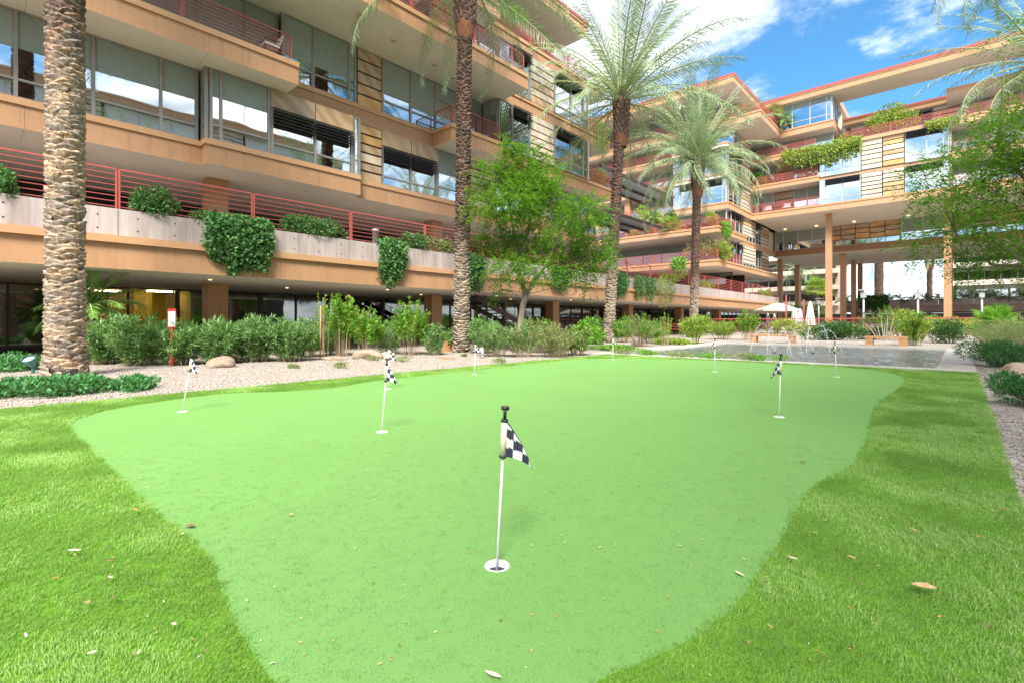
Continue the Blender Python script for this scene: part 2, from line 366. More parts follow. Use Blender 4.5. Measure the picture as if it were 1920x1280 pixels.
def gravelmat():
    m, t, o = newmat('pea_gravel'); p = N(t, 'ShaderNodeBsdfPrincipled'); t.links.new(p.outputs[0], o.inputs[0])
    v = posn(t); vo = N(t, 'ShaderNodeTexVoronoi'); vo.inputs['Scale'].default_value = 34; t.links.new(v, vo.inputs['Vector'])
    s = N(t, 'ShaderNodeSeparateColor'); t.links.new(vo.outputs['Color'], s.inputs[0])
    col = ramp(t, s.outputs[0], [(0.0, (0.19, 0.16, 0.135)), (0.35, (0.34, 0.29, 0.24)), (0.7, (0.44, 0.385, 0.325)), (1.0, (0.56, 0.51, 0.455))])
    n2 = noise(t, v, 0.8, 4); h = N(t, 'ShaderNodeHueSaturation'); t.links.new(col, h.inputs['Color'])
    t.links.new(mth(t, 'ADD', mth(t, 'MULTIPLY', n2, 0.4), 0.8), h.inputs['Value']); t.links.new(h.outputs[0], p.inputs['Base Color'])
    p.inputs['Roughness'].default_value = 0.9
    b = N(t, 'ShaderNodeBump'); b.inputs['Strength'].default_value = 0.8; b.inputs['Distance'].default_value = 0.02
    t.links.new(mth(t, 'SUBTRACT', 1.0, vo.outputs['Distance']), b.inputs['Height']); t.links.new(b.outputs[0], p.inputs['Normal'])
    return m
GRAVEL = gravelmat()
PAVING = M('courtyard_paving', (0.30, 0.25, 0.21), (0.38, 0.33, 0.28), 0.8, 0.85, 0.1, 20)

TX0, TX1, TY0, TY1 = -9.35, 0.29, -7.0, 15.4        # long turf lawn
PX0, PX1, PY0, PY1 = -9.5, -0.42, 15.95, 28.5       # water of the pool
HX0, HX1, HY0, HY1 = -26.0, 9.0, -7.0, 44.0         # planted court
S_ = 900
struct(fill('ground', [[(-S_, -S_), (S_, -S_), (S_, S_), (-S_, S_)], [(HX0, HY0), (HX1, HY0), (HX1, HY1), (HX0, HY1)]], PAVING, -0.02))
def gravel_bed():
    m = MB(); rects = [(HX0, -10.0, HY0, HY1), (-10.0, TX0, HY0, 15.4), (-10.0, 0.29, 29.05, HY1), (0.29, HX1, HY0, HY1)]
    for (x0, x1, y0, y1) in rects: m.add([(x0, y0, 0), (x1, y0, 0), (x1, y1, 0), (x0, y1, 0)], [(0, 1, 2, 3)], GRAVEL)
    return struct(m.build('gravel_bed'))
gbed = gravel_bed()
outline_px = [(130, 797), (152, 783), (200, 769), (300, 752), (430, 736.5), (520, 734), (620, 727), (700, 714), (800, 703), (885, 694), (1000, 681), (1120, 671.5),
              (1300, 674), (1500, 684), (1620, 691), (1685, 703), (1699, 713), (1688, 728), (1655, 752), (1636, 785), (1626, 825), (1612, 855), (1580, 884),
              (1532, 910), (1498, 948), (1478, 985), (1458, 1022), (1422, 1072), (1390, 1120), (1340, 1168), (1265, 1213), (1150, 1262)]
outline = [gp(*p) for p in outline_px] + [gp(1000, 1330), gp(760, 1350), gp(600, 1320)] + [gp(*p) for p in
           [(520, 1280), (478, 1228), (440, 1165), (415, 1100), (395, 1050), (355, 1005), (300, 965), (230, 900), (178, 850), (140, 815)]]
outline = smooth_loop(outline, 5)
holes_px = [(932, 1060), (716, 809), (342, 771), (727, 729), (890, 701), (1149, 673.6), (1340, 696), (1461, 781), (1569, 706)]
holes = [gp(*p) for p in holes_px]
CUP = 0.054
def ring(c, r, n=24): return [(c[0] + r * math.cos(2 * math.pi * k / n), c[1] + r * math.sin(2 * math.pi * k / n)) for k in range(n)]
struct(fill('putting_green', [outline] + [ring(h, CUP) for h in holes], GREEN, 0.0))
turf = struct(fill('lawn', [[(TX0, TY0), (TX1, TY0), (TX1, TY1), (TX0, TY1)], outline], TURF, 0.0))

# pool
m = MB()
for e in ((-10.0, 0.29, 15.4, PY0), (-10.0, 0.29, PY1, 29.05), (-10.0, PX0, PY0, PY1), (PX1, 0.29, PY0, PY1)):
    m.box((*e, -0.6, 0.03), COPING)
struct(m.build('pool_deck'))
def watermat():
    m, t, o = newmat('rippled_water'); p = N(t, 'ShaderNodeBsdfPrincipled'); t.links.new(p.outputs[0], o.inputs[0])
    p.inputs['Base Color'].default_value = (0.13, 0.17, 0.18, 1); p.inputs['Roughness'].default_value = 0.03; p.inputs['IOR'].default_value = 1.45
    p.inputs['Specular IOR Level'].default_value = 0.9
    b = N(t, 'ShaderNodeBump'); b.inputs['Strength'].default_value = 0.6; b.inputs['Distance'].default_value = 0.03
    v = posn(t, (1, 1, 1)); t.links.new(noise(t, v, 6.5, 5, 0.7, 0.8), b.inputs['Height']); t.links.new(b.outputs[0], p.inputs['Normal'])
    return m
def water():
    nx, ny = 130, 180; X, Y = np.meshgrid(np.linspace(PX0, PX1, nx), np.linspace(PY0, PY1, ny)); Z = np.zeros_like(X); q = np.random.default_rng(3)
    for i in range(26):
        a = q.uniform(0, 6.283); k = q.uniform(7, 20); Z += 0.030 / k * np.sin(k * (X * math.cos(a) + Y * math.sin(a)) + q.uniform(0, 6.3))
    for px in (1452, 1524):
        c = at(px, 19.2); r = np.hypot(X - c[0], Y - c[1]); Z += 0.012 * np.sin(r * 16) * np.exp(-((r - 1.0) / 1.3) ** 2)
    m = MB(); m.add(np.stack([X.ravel(), Y.ravel(), Z.ravel() - 0.06], 1).tolist(), [(j * nx + i, j * nx + i + 1, (j + 1) * nx + i + 1, (j + 1) * nx + i) for j in range(ny - 1) for i in range(nx - 1)], watermat(), True)
    m.box((PX0, PX1, PY0, PY1, -0.55, -0.3), BLACKISH); return struct(m.build('water'))
water()

# ------------------------------------------------------------------ scatter on surfaces
def scatter(o, target, dmax, near, far, keep_far, smin, smax, seed, swirl=False, farscale=1.0, tilt=0.0, zoff=0.0):
    g = bpy.data.node_groups.new(o.name + '_scatter', 'GeometryNodeTree')
    g.interface.new_socket('Geometry', in_out='INPUT', socket_type='NodeSocketGeometry')
    g.interface.new_socket('Geometry', in_out='OUTPUT', socket_type='NodeSocketGeometry')
    gi = N(g, 'NodeGroupInput'); go = N(g, 'NodeGroupOutput'); L = g.links.new
    oi = N(g, 'GeometryNodeObjectInfo', transform_space='RELATIVE'); oi.inputs[0].default_value = target
    ds = N(g, 'GeometryNodeDistributePointsOnFaces'); L(oi.outputs['Geometry'], ds.inputs['Mesh']); ds.inputs['Density'].default_value = dmax; ds.inputs['Seed'].default_value = seed
    ps = N(g, 'GeometryNodeInputPosition'); vd = N(g, 'ShaderNodeVectorMath', operation='DISTANCE'); L(ps.outputs[0], vd.inputs[0]); vd.inputs[1].default_value = (0, 0, 0)
    mr = N(g, 'ShaderNodeMapRange'); L(vd.outputs['Value'], mr.inputs[0]); mr.inputs[1].default_value = near; mr.inputs[2].default_value = far; mr.inputs[3].default_value = 1; mr.inputs[4].default_value = keep_far
    rv = N(g, 'FunctionNodeRandomValue', data_type='FLOAT'); rv.inputs['Seed'].default_value = seed + 1
    cp = N(g, 'FunctionNodeCompare', data_type='FLOAT', operation='GREATER_THAN'); L(rv.outputs[1], cp.inputs[0]); L(mr.outputs[0], cp.inputs[1])
    dg = N(g, 'GeometryNodeDeleteGeometry', domain='POINT'); L(ds.outputs['Points'], dg.inputs[0]); L(cp.outputs[0], dg.inputs[1])
    ip = N(g, 'GeometryNodeInstanceOnPoints'); L(dg.outputs[0], ip.inputs['Points']); L(gi.outputs[0], ip.inputs['Instance'])
    rr = N(g, 'FunctionNodeRandomValue', data_type='FLOAT_VECTOR'); rr.inputs['Seed'].default_value = seed + 2
    rr.inputs[0].default_value = (-tilt, -tilt, -0.9 if swirl else -3.14159); rr.inputs[1].default_value = (tilt, tilt, 0.9 if swirl else 3.14159)
    rot = rr.outputs[0]
    if swirl:
        nz = N(g, 'ShaderNodeTexNoise'); nz.inputs['Scale'].default_value = 1.1; nz.inputs['Detail'].default_value = 3; L(ps.outputs[0], nz.inputs['Vector'])
        mu = N(g, 'ShaderNodeMath', operation='MULTIPLY'); L(nz.outputs[0], mu.inputs[0]); mu.inputs[1].default_value = 14.0
        cx = N(g, 'ShaderNodeCombineXYZ'); L(mu.outputs[0], cx.inputs[2])
        va = N(g, 'ShaderNodeVectorMath', operation='ADD'); L(rot, va.inputs[0]); L(cx.outputs[0], va.inputs[1]); rot = va.outputs[0]
    L(rot, ip.inputs['Rotation'])
    rs = N(g, 'FunctionNodeRandomValue', data_type='FLOAT'); rs.inputs[2].default_value = smin; rs.inputs[3].default_value = smax; rs.inputs['Seed'].default_value = seed + 3
    m2 = N(g, 'ShaderNodeMapRange'); L(vd.outputs['Value'], m2.inputs[0]); m2.inputs[1].default_value = near; m2.inputs[2].default_value = far; m2.inputs[3].default_value = 1; m2.inputs[4].default_value = farscale
    mm = N(g, 'ShaderNodeMath', operation='MULTIPLY'); L(rs.outputs[1], mm.inputs[0]); L(m2.outputs[0], mm.inputs[1])
    L(mm.outputs[0], ip.inputs['Scale']); L(ip.outputs[0], go.inputs[0])
    md = o.modifiers.new('scatter', 'NODES'); md.node_group = g
def grassmat():
    m, t, o = newmat('turf_blades'); g = N(t, 'ShaderNodeNewGeometry')
    col = ramp(t, g.outputs['Random Per Island'], [(0.0, (0.095, 0.25, 0.014)), (0.5, (0.195, 0.42, 0.034)), (0.85, (0.33, 0.54, 0.115)), (1.0, (0.49, 0.61, 0.26))])
    n1 = noise(t, posn(t), 1.6, 4); h = N(t, 'ShaderNodeHueSaturation'); t.links.new(col, h.inputs['Color'])
    t.links.new(mth(t, 'ADD', mth(t, 'MULTIPLY', n1, 0.5), 0.78), h.inputs['Value'])
    p = N(t, 'ShaderNodeBsdfPrincipled'); t.links.new(h.outputs[0], p.inputs['Base Color']); p.inputs['Roughness'].default_value = 0.45
    tr = N(t, 'ShaderNodeBsdfTranslucent'); t.links.new(h.outputs[0], tr.inputs[0])
    mx = N(t, 'ShaderNodeMixShader'); mx.inputs[0].default_value = 0.4; t.links.new(p.outputs[0], mx.inputs[1]); t.links.new(tr.outputs[0], mx.inputs[2]); t.links.new(mx.outputs[0], o.inputs[0])
    return m
def tuft(n, r, h, w, mat):
    m = MB()
    for i in range(n):
        a = random.uniform(0, 6.28); rr = r * math.sqrt(random.random()); b = Vector((rr * math.cos(a), rr * math.sin(a), 0))
        f = random.uniform(0, 6.28); s = Vector((math.cos(f), math.sin(f), 0)) * w / 2
        la = random.gauss(0, 0.7); ln = Vector((math.cos(la), math.sin(la), 0)); hh = h * random.uniform(0.6, 1.15)
        k = random.uniform(0.25, 0.8)
        mid = b + ln * hh * k * 0.35 + Vector((0, 0, hh * 0.6)); tip = b + ln * hh * k * 1.0 + Vector((0, 0, hh * (1.0 - 0.25 * k)))
        m.add([b - s, b + s, mid + s * 0.8, mid - s * 0.8, tip], [(0, 1, 2, 3), (3, 2, 4)], mat)
    return m
BLADE = grassmat()
gr = stuff(tuft(15, 0.030, 0.020, 0.0026, BLADE).build('grass')); tag(gr, 'long artificial grass blades covering the lawn round the putting green', 'grass', kind='stuff')
scatter(gr, turf, 2600, 2.2, 13.0, 0.16, 0.75, 1.15, 11, swirl=True, farscale=1.9, tilt=0.2)
def putmat():
    m, t, o = newmat('short_turf_fibres'); g = N(t, 'ShaderNodeNewGeometry'); p = N(t, 'ShaderNodeBsdfPrincipled'); t.links.new(p.outputs[0], o.inputs[0])
    t.links.new(ramp(t, g.outputs['Random Per Island'], [(0.0, (0.15, 0.305, 0.076)), (0.5, (0.188, 0.36, 0.10)), (1.0, (0.25, 0.43, 0.145))]), p.inputs['Base Color'])
    p.inputs['Roughness'].default_value = 0.6; return m
pf = tuft(18, 0.04, 0.006, 0.003, putmat()).build('short_turf')
tag(pf, 'short dense fibres of the light green putting surface', 'turf', kind='stuff')
scatter(pf, bpy.data.objects['putting_green'], 900, 2.2, 6.5, 0.0, 0.7, 1.1, 21, tilt=0.15)
def pebbles():
    m = MB()
    cols = [M('pebble_grey', (0.26, 0.22, 0.19), (0.36, 0.31, 0.27), 30, 0.85), M('pebble_tan', (0.36, 0.30, 0.24), (0.45, 0.385, 0.32), 30, 0.85),
            M('pebble_pale', (0.42, 0.38, 0.335), (0.52, 0.475, 0.425), 30, 0.85), M('pebble_brown', (0.20, 0.15, 0.12), (0.28, 0.22, 0.175), 30, 0.85)]
    for i in range(9):
        a = random.uniform(0, 6.28); rr = 0.07 * math.sqrt(random.random()); c = Vector((rr * math.cos(a), rr * math.sin(a), 0.006))
        q = Euler((random.uniform(0, 3), random.uniform(0, 3), random.uniform(0, 3))); r = random.uniform(0.009, 0.018)
        sc = Vector((random.uniform(0.8, 1.4), random.uniform(0.7, 1.1), random.uniform(0.5, 0.8))) * r
        vs = []
        for v in [(1, 0, 0), (-1, 0, 0), (0, 1, 0), (0, -1, 0), (0, 0, 1), (0, 0, -1), (.6, .6, .6), (-.6, .6, .6), (.6, -.6, .6), (-.6, -.6, .6)]:
            p = Vector((v[0] * sc.x, v[1] * sc.y, v[2] * sc.z)); p.rotate(q); vs.append(c + p)
        m.add(vs, [(0, 2, 6), (2, 4, 6), (4, 0, 6), (1, 7, 2), (2, 7, 4), (7, 1, 4), (0, 8, 3), (3, 8, 4), (8, 0, 4), (1, 3, 9), (3, 4, 9), (4, 1, 9), (0, 5, 2), (2, 5, 1), (1, 5, 3), (3, 5, 0)], random.choice(cols), True)
    return m
pb = pebbles().build('gravel'); tag(pb, 'loose tan and grey pea gravel around the lawn', 'gravel', kind='stuff')
scatter(pb, gbed, 95, 9.0, 24.0, 0.02, 0.55, 1.05, 31)

# ------------------------------------------------------------------ building kit
def ext(face, pl, s0, s1, o0, o1, z0, z1):
    if face == '+x': return (pl + o0, pl + o1, s0, s1, z0, z1)
    if face == '-x': return (pl - o1, pl - o0, s0, s1, z0, z1)
    return (s0, s1, pl - o1, pl - o0, z0, z1)            # '-y'
def slab(B, e, name='floor_slab', side=None, trim=True, faces=('+x',)):
    x0, x1, y0, y1, z0, z1 = e; m = MB()
    side = side or (OCHRE_LIT if B.get('pale') in (1, 2) else ORANGE)
    m.box(e, side, top=CONC, bot=SOFFIT)
    o = m.build(name, B, ((x0 + x1) / 2, (y0 + y1) / 2, z0))
    if '+x' in faces and side is ORANGE:
        j = MB(); yy = math.ceil(y0 / 4.3) * 4.3 + 1.1
        while yy < y1 - 0.2: j.box((x1 - 0.004, x1 + 0.0015, yy, yy + 0.012, z0 + 0.01, z1 - 0.18), JOINT); j.box((x1 - 1.6, x1 - 0.05, yy, yy + 0.012, z0 - 0.0015, z0 + 0.004), JOINTC); yy += 4.3
        if j.v: stuff(j.build('panel_joints', B))
    if trim:
        for f in faces:
            if f == '+x': bobj('edge_trim', (x1 + 0.002, x1 + 0.06, y0, y1, z1 - 0.17, z1 + 0.02), OCHRE_PALE, B)
            elif f == '-y': bobj('edge_trim', (x0, x1 + 0.06, y0 - 0.06, y0 - 0.002, z1 - 0.17, z1 + 0.02), OCHRE_PALE, B)
            elif f == '-x': bobj('edge_trim', (x0 - 0.06, x0 - 0.002, y0, y1, z1 - 0.17, z1 + 0.02), OCHRE_PALE, B)
    return o
def window(B, face, pl, s0, s1, z0, z1, cuts=(), tr=0.22, blind=0.38, louv=(), frame=None, glass=None, lh=0.62, nl=5, far=False):
    frame = frame or (FRAMEP if B.get('pale') else FRAME); glass = glass or (GLASSF if B.get('pale') == 1 else GLASS)
    cs = [s0] + list(cuts) + [s1]; m = MB(); w = 0.045
    for i, s in enumerate(cs):
        a, b = (s, s + 2 * w) if i == 0 else ((s - 2 * w, s) if i == len(cs) - 1 else (s - w, s + w))
        m.box(ext(face, pl, a, b, -0.07, 0.05, z0, z1), frame)
    zt = z0 + (z1 - z0) * tr; cells = []
    for i in range(len(cs) - 1):
        a = cs[i] + (2 * w if i == 0 else w); b = cs[i + 1] - (2 * w if i == len(cs) - 2 else w); cells.append((a, b))
        for (h0, h1) in ((z0, z0 + 0.07), (z1 - 0.07, z1)) + (((zt - 0.035, zt + 0.035),) if tr else ()):
            m.box(ext(face, pl, a, b, -0.06, 0.04, h0, h1), frame)
    c = ext(face, pl, s0, s1, 0, 0.02, z0, z1)
    W = m.build('window', B, ((c[0] + c[1]) / 2, (c[2] + c[3]) / 2, z0))
    for i, (a, b) in enumerate(cells):
        if tr:
            bobj('pane', ext(face, pl, a, b, -0.02, -0.008, z0 + 0.07, zt - 0.035), glass, W)
            bobj('pane', ext(face, pl, a, b, -0.02, -0.008, zt + 0.035, z1 - 0.07), glass, W)
        else: bobj('pane', ext(face, pl, a, b, -0.02, -0.008, z0 + 0.07, z1 - 0.07), glass, W)
        if blind: 
            bl = blind if not isinstance(blind, (list, tuple)) else blind[i]
            if bl: bobj('blind', ext(face, pl, a + 0.004, b - 0.004, -0.006, 0.004, z1 - 0.07 - (z1 - z0) * bl, z1 - 0.07), WHCANVAS if B.get('pale') == 3 else BLIND, W)
        if i in louv:
            for k in range(nl):
                z = z1 - 0.03 - (k + 0.5) * lh / nl
                l = bobj('louver', ext(face, pl, a - 0.03, b + 0.03, 0.07, 0.27, z - 0.02, z + 0.02), LOUV, W)
                l.rotation_euler = (0, R(28), 0) if face == '+x' else ((R(28), 0, 0) if face == '-y' else (0, R(-28), 0))
    return W
def stones(B, face, pl, s0, s1, z0, z1, n, mats=(STONE, STONEP, STONEO), thin=()):
    bobj('backing', ext(face, pl, s0, s1, -0.14, -0.05, z0, z1), BLACKISH, B)
    h = (z1 - z0) / n; z = z0; gp_ = 0.05 if B.get('pale') else 0.042
    hs = [h * random.choice((0.9, 1, 1.1)) for _ in range(n)]; k = (z1 - z0) / sum(hs)
    for q in hs:
        bobj('stone_panel', ext(face, pl, s0 + 0.02, s1 - 0.02, -0.05, random.uniform(-0.005, 0.02), z + gp_, z + q * k - gp_), random.choice(mats), B)
        z += q * k
def railing(B, pts, z0, h, nb=7, panel=3.6, gap=0.07, join=False, brak=False):
    """panels of horizontal bars along a polyline of axis-aligned stretches"""
    for (p, q) in zip(pts[:-1], pts[1:]):
        p = Vector((*p, 0)); q = Vector((*q, 0)); L = (q - p).length; n = max(1, round(L / panel)); d = (q - p) / L
        alongx = abs(d.x) > 0.5
        for i in range(n):
            a = p + d * (L * i / n + gap / 2); b = p + d * (L * (i + 1) / n - gap / 2); m = MB()
            def bar(z, t): 
                if alongx: return (min(a.x, b.x), max(a.x, b.x), a.y - t, a.y + t, z - t, z + t)
                return (a.x - t, a.x + t, min(a.y, b.y), max(a.y, b.y), z - t, z + t)
            for c in (a, b): m.box((c.x - 0.022, c.x + 0.022, c.y - 0.022, c.y + 0.022, z0, z0 + h), RED)
            e = bar(z0 + h + 0.02, 0.021); m.box(e, RED)
            if join:
                for k in range(nb): m.box(bar(z0 + 0.08 + k * (h - 0.06) / nb, 0.02), RED)
            Rr = m.build('railing', B, (*((a + b) / 2).xy, z0))
            if not join:
                for k in range(nb): bobj('bar', bar(z0 + 0.08 + k * (h - 0.06) / nb, 0.0095 if a.y < 22 else 0.016), RED, Rr)

# ------------------------------------------------------------------ near wing on the left
XB = -34.0
LW = empty('apartment_wing', (-20, 6, 0), 'long ochre and stone apartment wing with red terrace rails, nearest building on the left', 'apartment building', 'apartment wings around the court')
ZA0, ZA1, ZB0, ZB1, ZC0, ZC1, ZD0, ZD1, ZE0, ZE1, ZF0, ZF1 = 6.72, 7.55, 10.1, 10.9, 13.5, 14.25, 16.9, 17.6, 20.2, 20.9, 23.5, 24.2
YS = -16.0
# terrace deck, beam and parapet panels
YT = 71.3
ys = [YS, 2.84 + 10.8 * 0.0 - 7.2, 6.44, 17.24, 28.04, 38.84, 49.64, 60.44, YT]
for a, b in zip(ys[:-1], ys[1:]):
    mm = MB(); mm.box((XB, -17.5, a, b - 0.012, 2.64, 3.36), ORANGE, top=CONC, bot=SOFFIT); mm.build('terrace_beam', LW, (-17.5, a, 2.64))
    bobj('ledge_trim', (-17.9, -17.38, a, b - 0.012, 3.36, 3.56), OCHRE_PALE, LW)
mm = MB(); th = MB()
y = 2.84 - 3.6 * 5
while y < YT - 0.1:
    b = min(y + 3.6, YT)
    bobj('parapet_panel', (-17.72, -17.48, y + 0.008, b - 0.008, 3.56, 4.32), CONC, LW)
    for k in range(4):
        for z in (3.74, 4.10):
            yy = y + 0.45 + k * 0.9
            if yy < b: th.tube([(-17.49, yy, z), (-17.474, yy, z)], 0.022, BLACKISH, 8, smooth=False)
    y = b
stuff(th.build('tie_holes', LW))
railing(LW, [(-17.62, 2.84 - 3.6 * 5), (-17.62, YT)], 4.32, 1.12)
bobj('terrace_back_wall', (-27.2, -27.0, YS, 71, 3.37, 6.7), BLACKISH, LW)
bobj('parapet_return', (-22, -17.72, YT - 0.24, YT, 3.56, 4.32), CONC, LW)
# columns, ground storey and terrace storey
for k in range(-1, 6):
    yy = 6.55 + 10.85 * k
    bobj('column', (-22.05, -21.35, yy - 0.36, yy + 0.36, 0.0, 2.63), ORANGE, LW)
    if yy < 30: bobj('column', (-22.05, -21.35, yy - 0.36, yy + 0.36, 3.37, 6.71), ORANGE, LW)
# ground storey glass, yellow room with strip lights
y = 6.4 - 1.8 * 12
while y < 104:
    w = window(LW, '+x', -26.3, y, y + 3.6 - 0.01, 0.22, 2.63, (y + 1.8,), 0, 0, (), DARKF, GLASSD)
    y += 3.6
bobj('plinth', (-26.5, -26.28, YS, 106, 0.0, 0.21), BLACKISH, LW)
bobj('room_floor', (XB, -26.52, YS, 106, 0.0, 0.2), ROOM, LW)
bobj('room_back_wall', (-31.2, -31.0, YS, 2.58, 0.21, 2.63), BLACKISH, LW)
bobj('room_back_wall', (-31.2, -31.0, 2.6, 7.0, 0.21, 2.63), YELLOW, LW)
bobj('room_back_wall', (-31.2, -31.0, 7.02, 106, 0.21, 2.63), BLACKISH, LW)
bobj('room_side_wall', (-30.98, -26.6, 2.5, 2.62, 0.21, 2.63), YELLOW, LW)
bobj('room_side_wall', (-30.98, -26.6, 7.0, 7.18, 0.21, 2.63), YELLOW, LW)
bobj('room_pillar', (-29.5, -28.9, 5.4, 6.0, 0.21, 2.63), YELLOW, LW)
bobj('orange_panel', (-30.9, -30.8, 3.4, 4.6, 0.21, 2.0), M('orange_panel_paint', (0.5, 0.12, 0.03), (0.56, 0.16, 0.05), 1, 0.6), LW)
for (a, b, x) in ((2.8, 3.6, -28.2), (3.8, 4.9, -29.4), (5.6, 6.6, -28.0), (-2.4, -1.2, -28.5), (-0.6, 0.5, -29.5)):
    bobj('strip_light', (x - 0.06, x + 0.06, a, b, 2.56, 2.61), WARMLAMP, LW)
for k in range(9):
    mm = MB(); c = (-19.4 - (k % 2) * 2.2, -1.5 + 3.6 * k, 2.61); mm.tube([c, (c[0], c[1], 2.638)], 0.06, DIMLAMP, 10); mm.build('downlight', LW)
# upper floor slabs
slab(LW, (XB, -20.0, YS, 5.6, ZA0, ZA1)); slab(LW, (XB, -19.5, 5.602, 11.6, ZA0, ZA1)); slab(LW, (XB, -20.0, 11.602, 31.6, ZA0, ZA1))
bobj('edge_trim', (-20.0, -19.44, 5.54, 5.6, ZA1 - 0.17, ZA1 + 0.02), OCHRE_PALE, LW)
slab(LW, (XB, -18.5, YS, 8.4, ZB0, ZB1)); slab(LW, (XB, -20.0, 8.402, 16.0, ZB0, ZB1)); slab(LW, (XB, -18.5, 16.002, 19.6, ZB0, ZB1), faces=('+x', '-y')); slab(LW, (XB, -19.0, 19.602, 32.0, ZB0, ZB1))
slab(LW, (XB, -17.0, YS, 20.0, ZC0, ZC1)); slab(LW, (XB, -18.9, 20.002, 31.4, ZC0, ZC1))
slab(LW, (XB, -17.7, YS, 18.6, ZD0, ZD1)); slab(LW, (XB, -18.9, 18.602, 30.4, ZD0, ZD1))
window(LW, '+x', -21.6, 19.7, 29.0, ZD1, ZE0, (21.5, 23.4, 25.3, 27.2), 0, 0.4)
bobj('end_wall', (-24, -21.62, 29.02, 29.2, ZD1, ZE0), STONEP, LW)
slab(LW, (XB, -18.4, YS, 27.8, ZE0, ZE1), 'roof')
bobj('roof_edge', (-18.4, -18.3, YS, 27.8, ZE1 - 0.02, ZE1 + 0.14), RED, LW)
# recessed room walls seen through glass
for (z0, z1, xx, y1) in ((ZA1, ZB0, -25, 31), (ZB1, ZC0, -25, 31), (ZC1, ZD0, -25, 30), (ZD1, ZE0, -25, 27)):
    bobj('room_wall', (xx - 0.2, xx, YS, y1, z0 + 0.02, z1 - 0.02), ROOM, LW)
zt = ZB0
# second storey
window(LW, '+x', -20.05, -7.0, -1.0, ZA1, ZB0, (-5.2, -3.4))
window(LW, '+x', -20.05, -0.98, 5.5, ZA1, ZB0, (0.93, 2.64, 4.4), 0.22, 0.40)
window(LW, '-y', 5.62, -19.98, -19.56, ZA1, ZB0, (), 0.22, 0.36)
window(LW, '+x', -19.55, 5.72, 7.78, ZA1, ZB0, (6.08,), 0.22, (0.36, 0.36))
window(LW, '+x', -19.55, 7.80, 11.24, ZA1, 9.36, (9.56,), 0.26, 0.0, (0, 1))
for a, b in ((7.8, 9.54), (9.58, 11.24)): bobj('stone_panel', (-19.62, -19.5, a, b, 9.40, 10.08), STONE, LW)
window(LW, '+x', -19.55, 11.26, 11.6, ZA1, ZB0, (), 0.26, 0)
stones(LW, '+x', -20.0, 11.75, 13.0, ZA1, ZB0, 6)
window(LW, '+x', -20.05, 13.02, 16.3, ZA1, 9.36, (14.66,), 0.24, 0, (0, 1))
for a, b in ((13.02, 14.64), (14.68, 16.3)): bobj('stone_panel', (-20.06, -19.96, a, b, 9.40, 10.08), random.choice((STONE, STONEO)), LW)
window(LW, '+x', -20.05, 16.32, 18.2, ZA1, ZB0, (), 0.24, 0.45)
stones(LW, '+x', -20.0, 18.22, 20.6, ZA1, ZB0, 6, (STONEP, STONE))
window(LW, '+x', -20.05, 20.62, 23.2, ZA1, ZB0, (21.9,), 0.24, 0.4, (0, 1))
stones(LW, '+x', -20.0, 23.22, 25.8, ZA1, ZB0, 6, (STONEP, STONE))
window(LW, '+x', -20.05, 25.82, 31.3, ZA1, ZB0, (27.6, 29.4), 0.24, 0.3)
# third storey
window(LW, '+x', -20.35, -10.0, 8.4, ZB1, ZC0, (-8, -6, -4, -2, 0, 1.9, 3.8, 5.6, 7.2), 0.2, 0.62)
window(LW, '+x', -20.05, 8.42, 11.7, ZB1, ZC0, (9.72, 11.35), 0.24, 0.60)
stones(LW, '+x', -20.0, 11.75, 13.0, ZB1, ZC0, 5, (STONE, STONEO))
window(LW, '+x', -20.05, 13.02, 19.5, ZB1, ZC0, (14.66, 16.2, 17.8), 0.24, (0.58, 0.66, 0.3, 0.3))
window(LW, '-y', 19.62, -20.0, -18.86, ZB1, ZC0, (-19.5,), 0.24, 0.3)
# bays at the right end, storeys three to five
for (z0, z1) in ((ZB1, ZC0), (ZC1, ZD0)):
    window(LW, '+x', -18.85, 19.66, 22.4, z0, z1, (20.8,), 0.22, 0.0, (1,))
    stones(LW, '+x', -18.85, 22.42, 24.7, z0, z1, 6, (STONEP, STONEP, STONE))
    window(LW, '+x', -18.85, 24.72, 28.5, z0, z1, (26.5, 27.9), 0.22, 0.0, (0, 1))
    bobj('end_wall', (-21.0, -18.88, 28.52, 28.7, z0, z1), STONEP, LW)
for (z0, z1) in ((ZC1, ZD0), (ZD1, ZE0)):
    window(LW, '+x', -20.4, -10, 15.0, z0, z1, (-8, -6, -4, -2, 0, 2, 4, 6, 8, 10, 12), 0.0, 0.4)
    window(LW, '-y', 15.02, -20.3, -18.9, z0, z1, (), 0.2, 0.2)
    stones(LW, '+x', -18.9, 15.1, 16.6, z0, z1, 6, (STONEO, STONE))
    window(LW, '+x', -18.9, 16.62, 19.62, z0, z1, (18.2,), 0.22, 0.3)
railing(LW, [(-18.6, -13.0), (-18.6, 8.2)], ZB1, 0.95, 7, 3.5)
railing(LW, [(-19.9, 16.1), (-18.6, 16.1), (-18.6, 19.5)], ZB1, 0.95, 7, 3.5)
railing(LW, [(-17.1, -2.0), (-17.1, 19.8)], ZC1, 1.0, 7, 3.6)
railing(LW, [(-17.8, 5.0), (-17.8, 18.4)], ZD1, 1.0, 7, 3.6, join=True)
railing(LW, [(-19.1, 28.8), (-19.1, 31.8)], ZB1, 1.0, 7, 3.2, join=True)
railing(LW, [(-19.0, 28.8), (-19.0, 31.3)], ZC1, 1.0, 7, 3.2, join=True)
railing(LW, [(-19.0, 18.7), (-19.0, 30.3)], ZD1, 1.0, 7, 3.6, join=True)
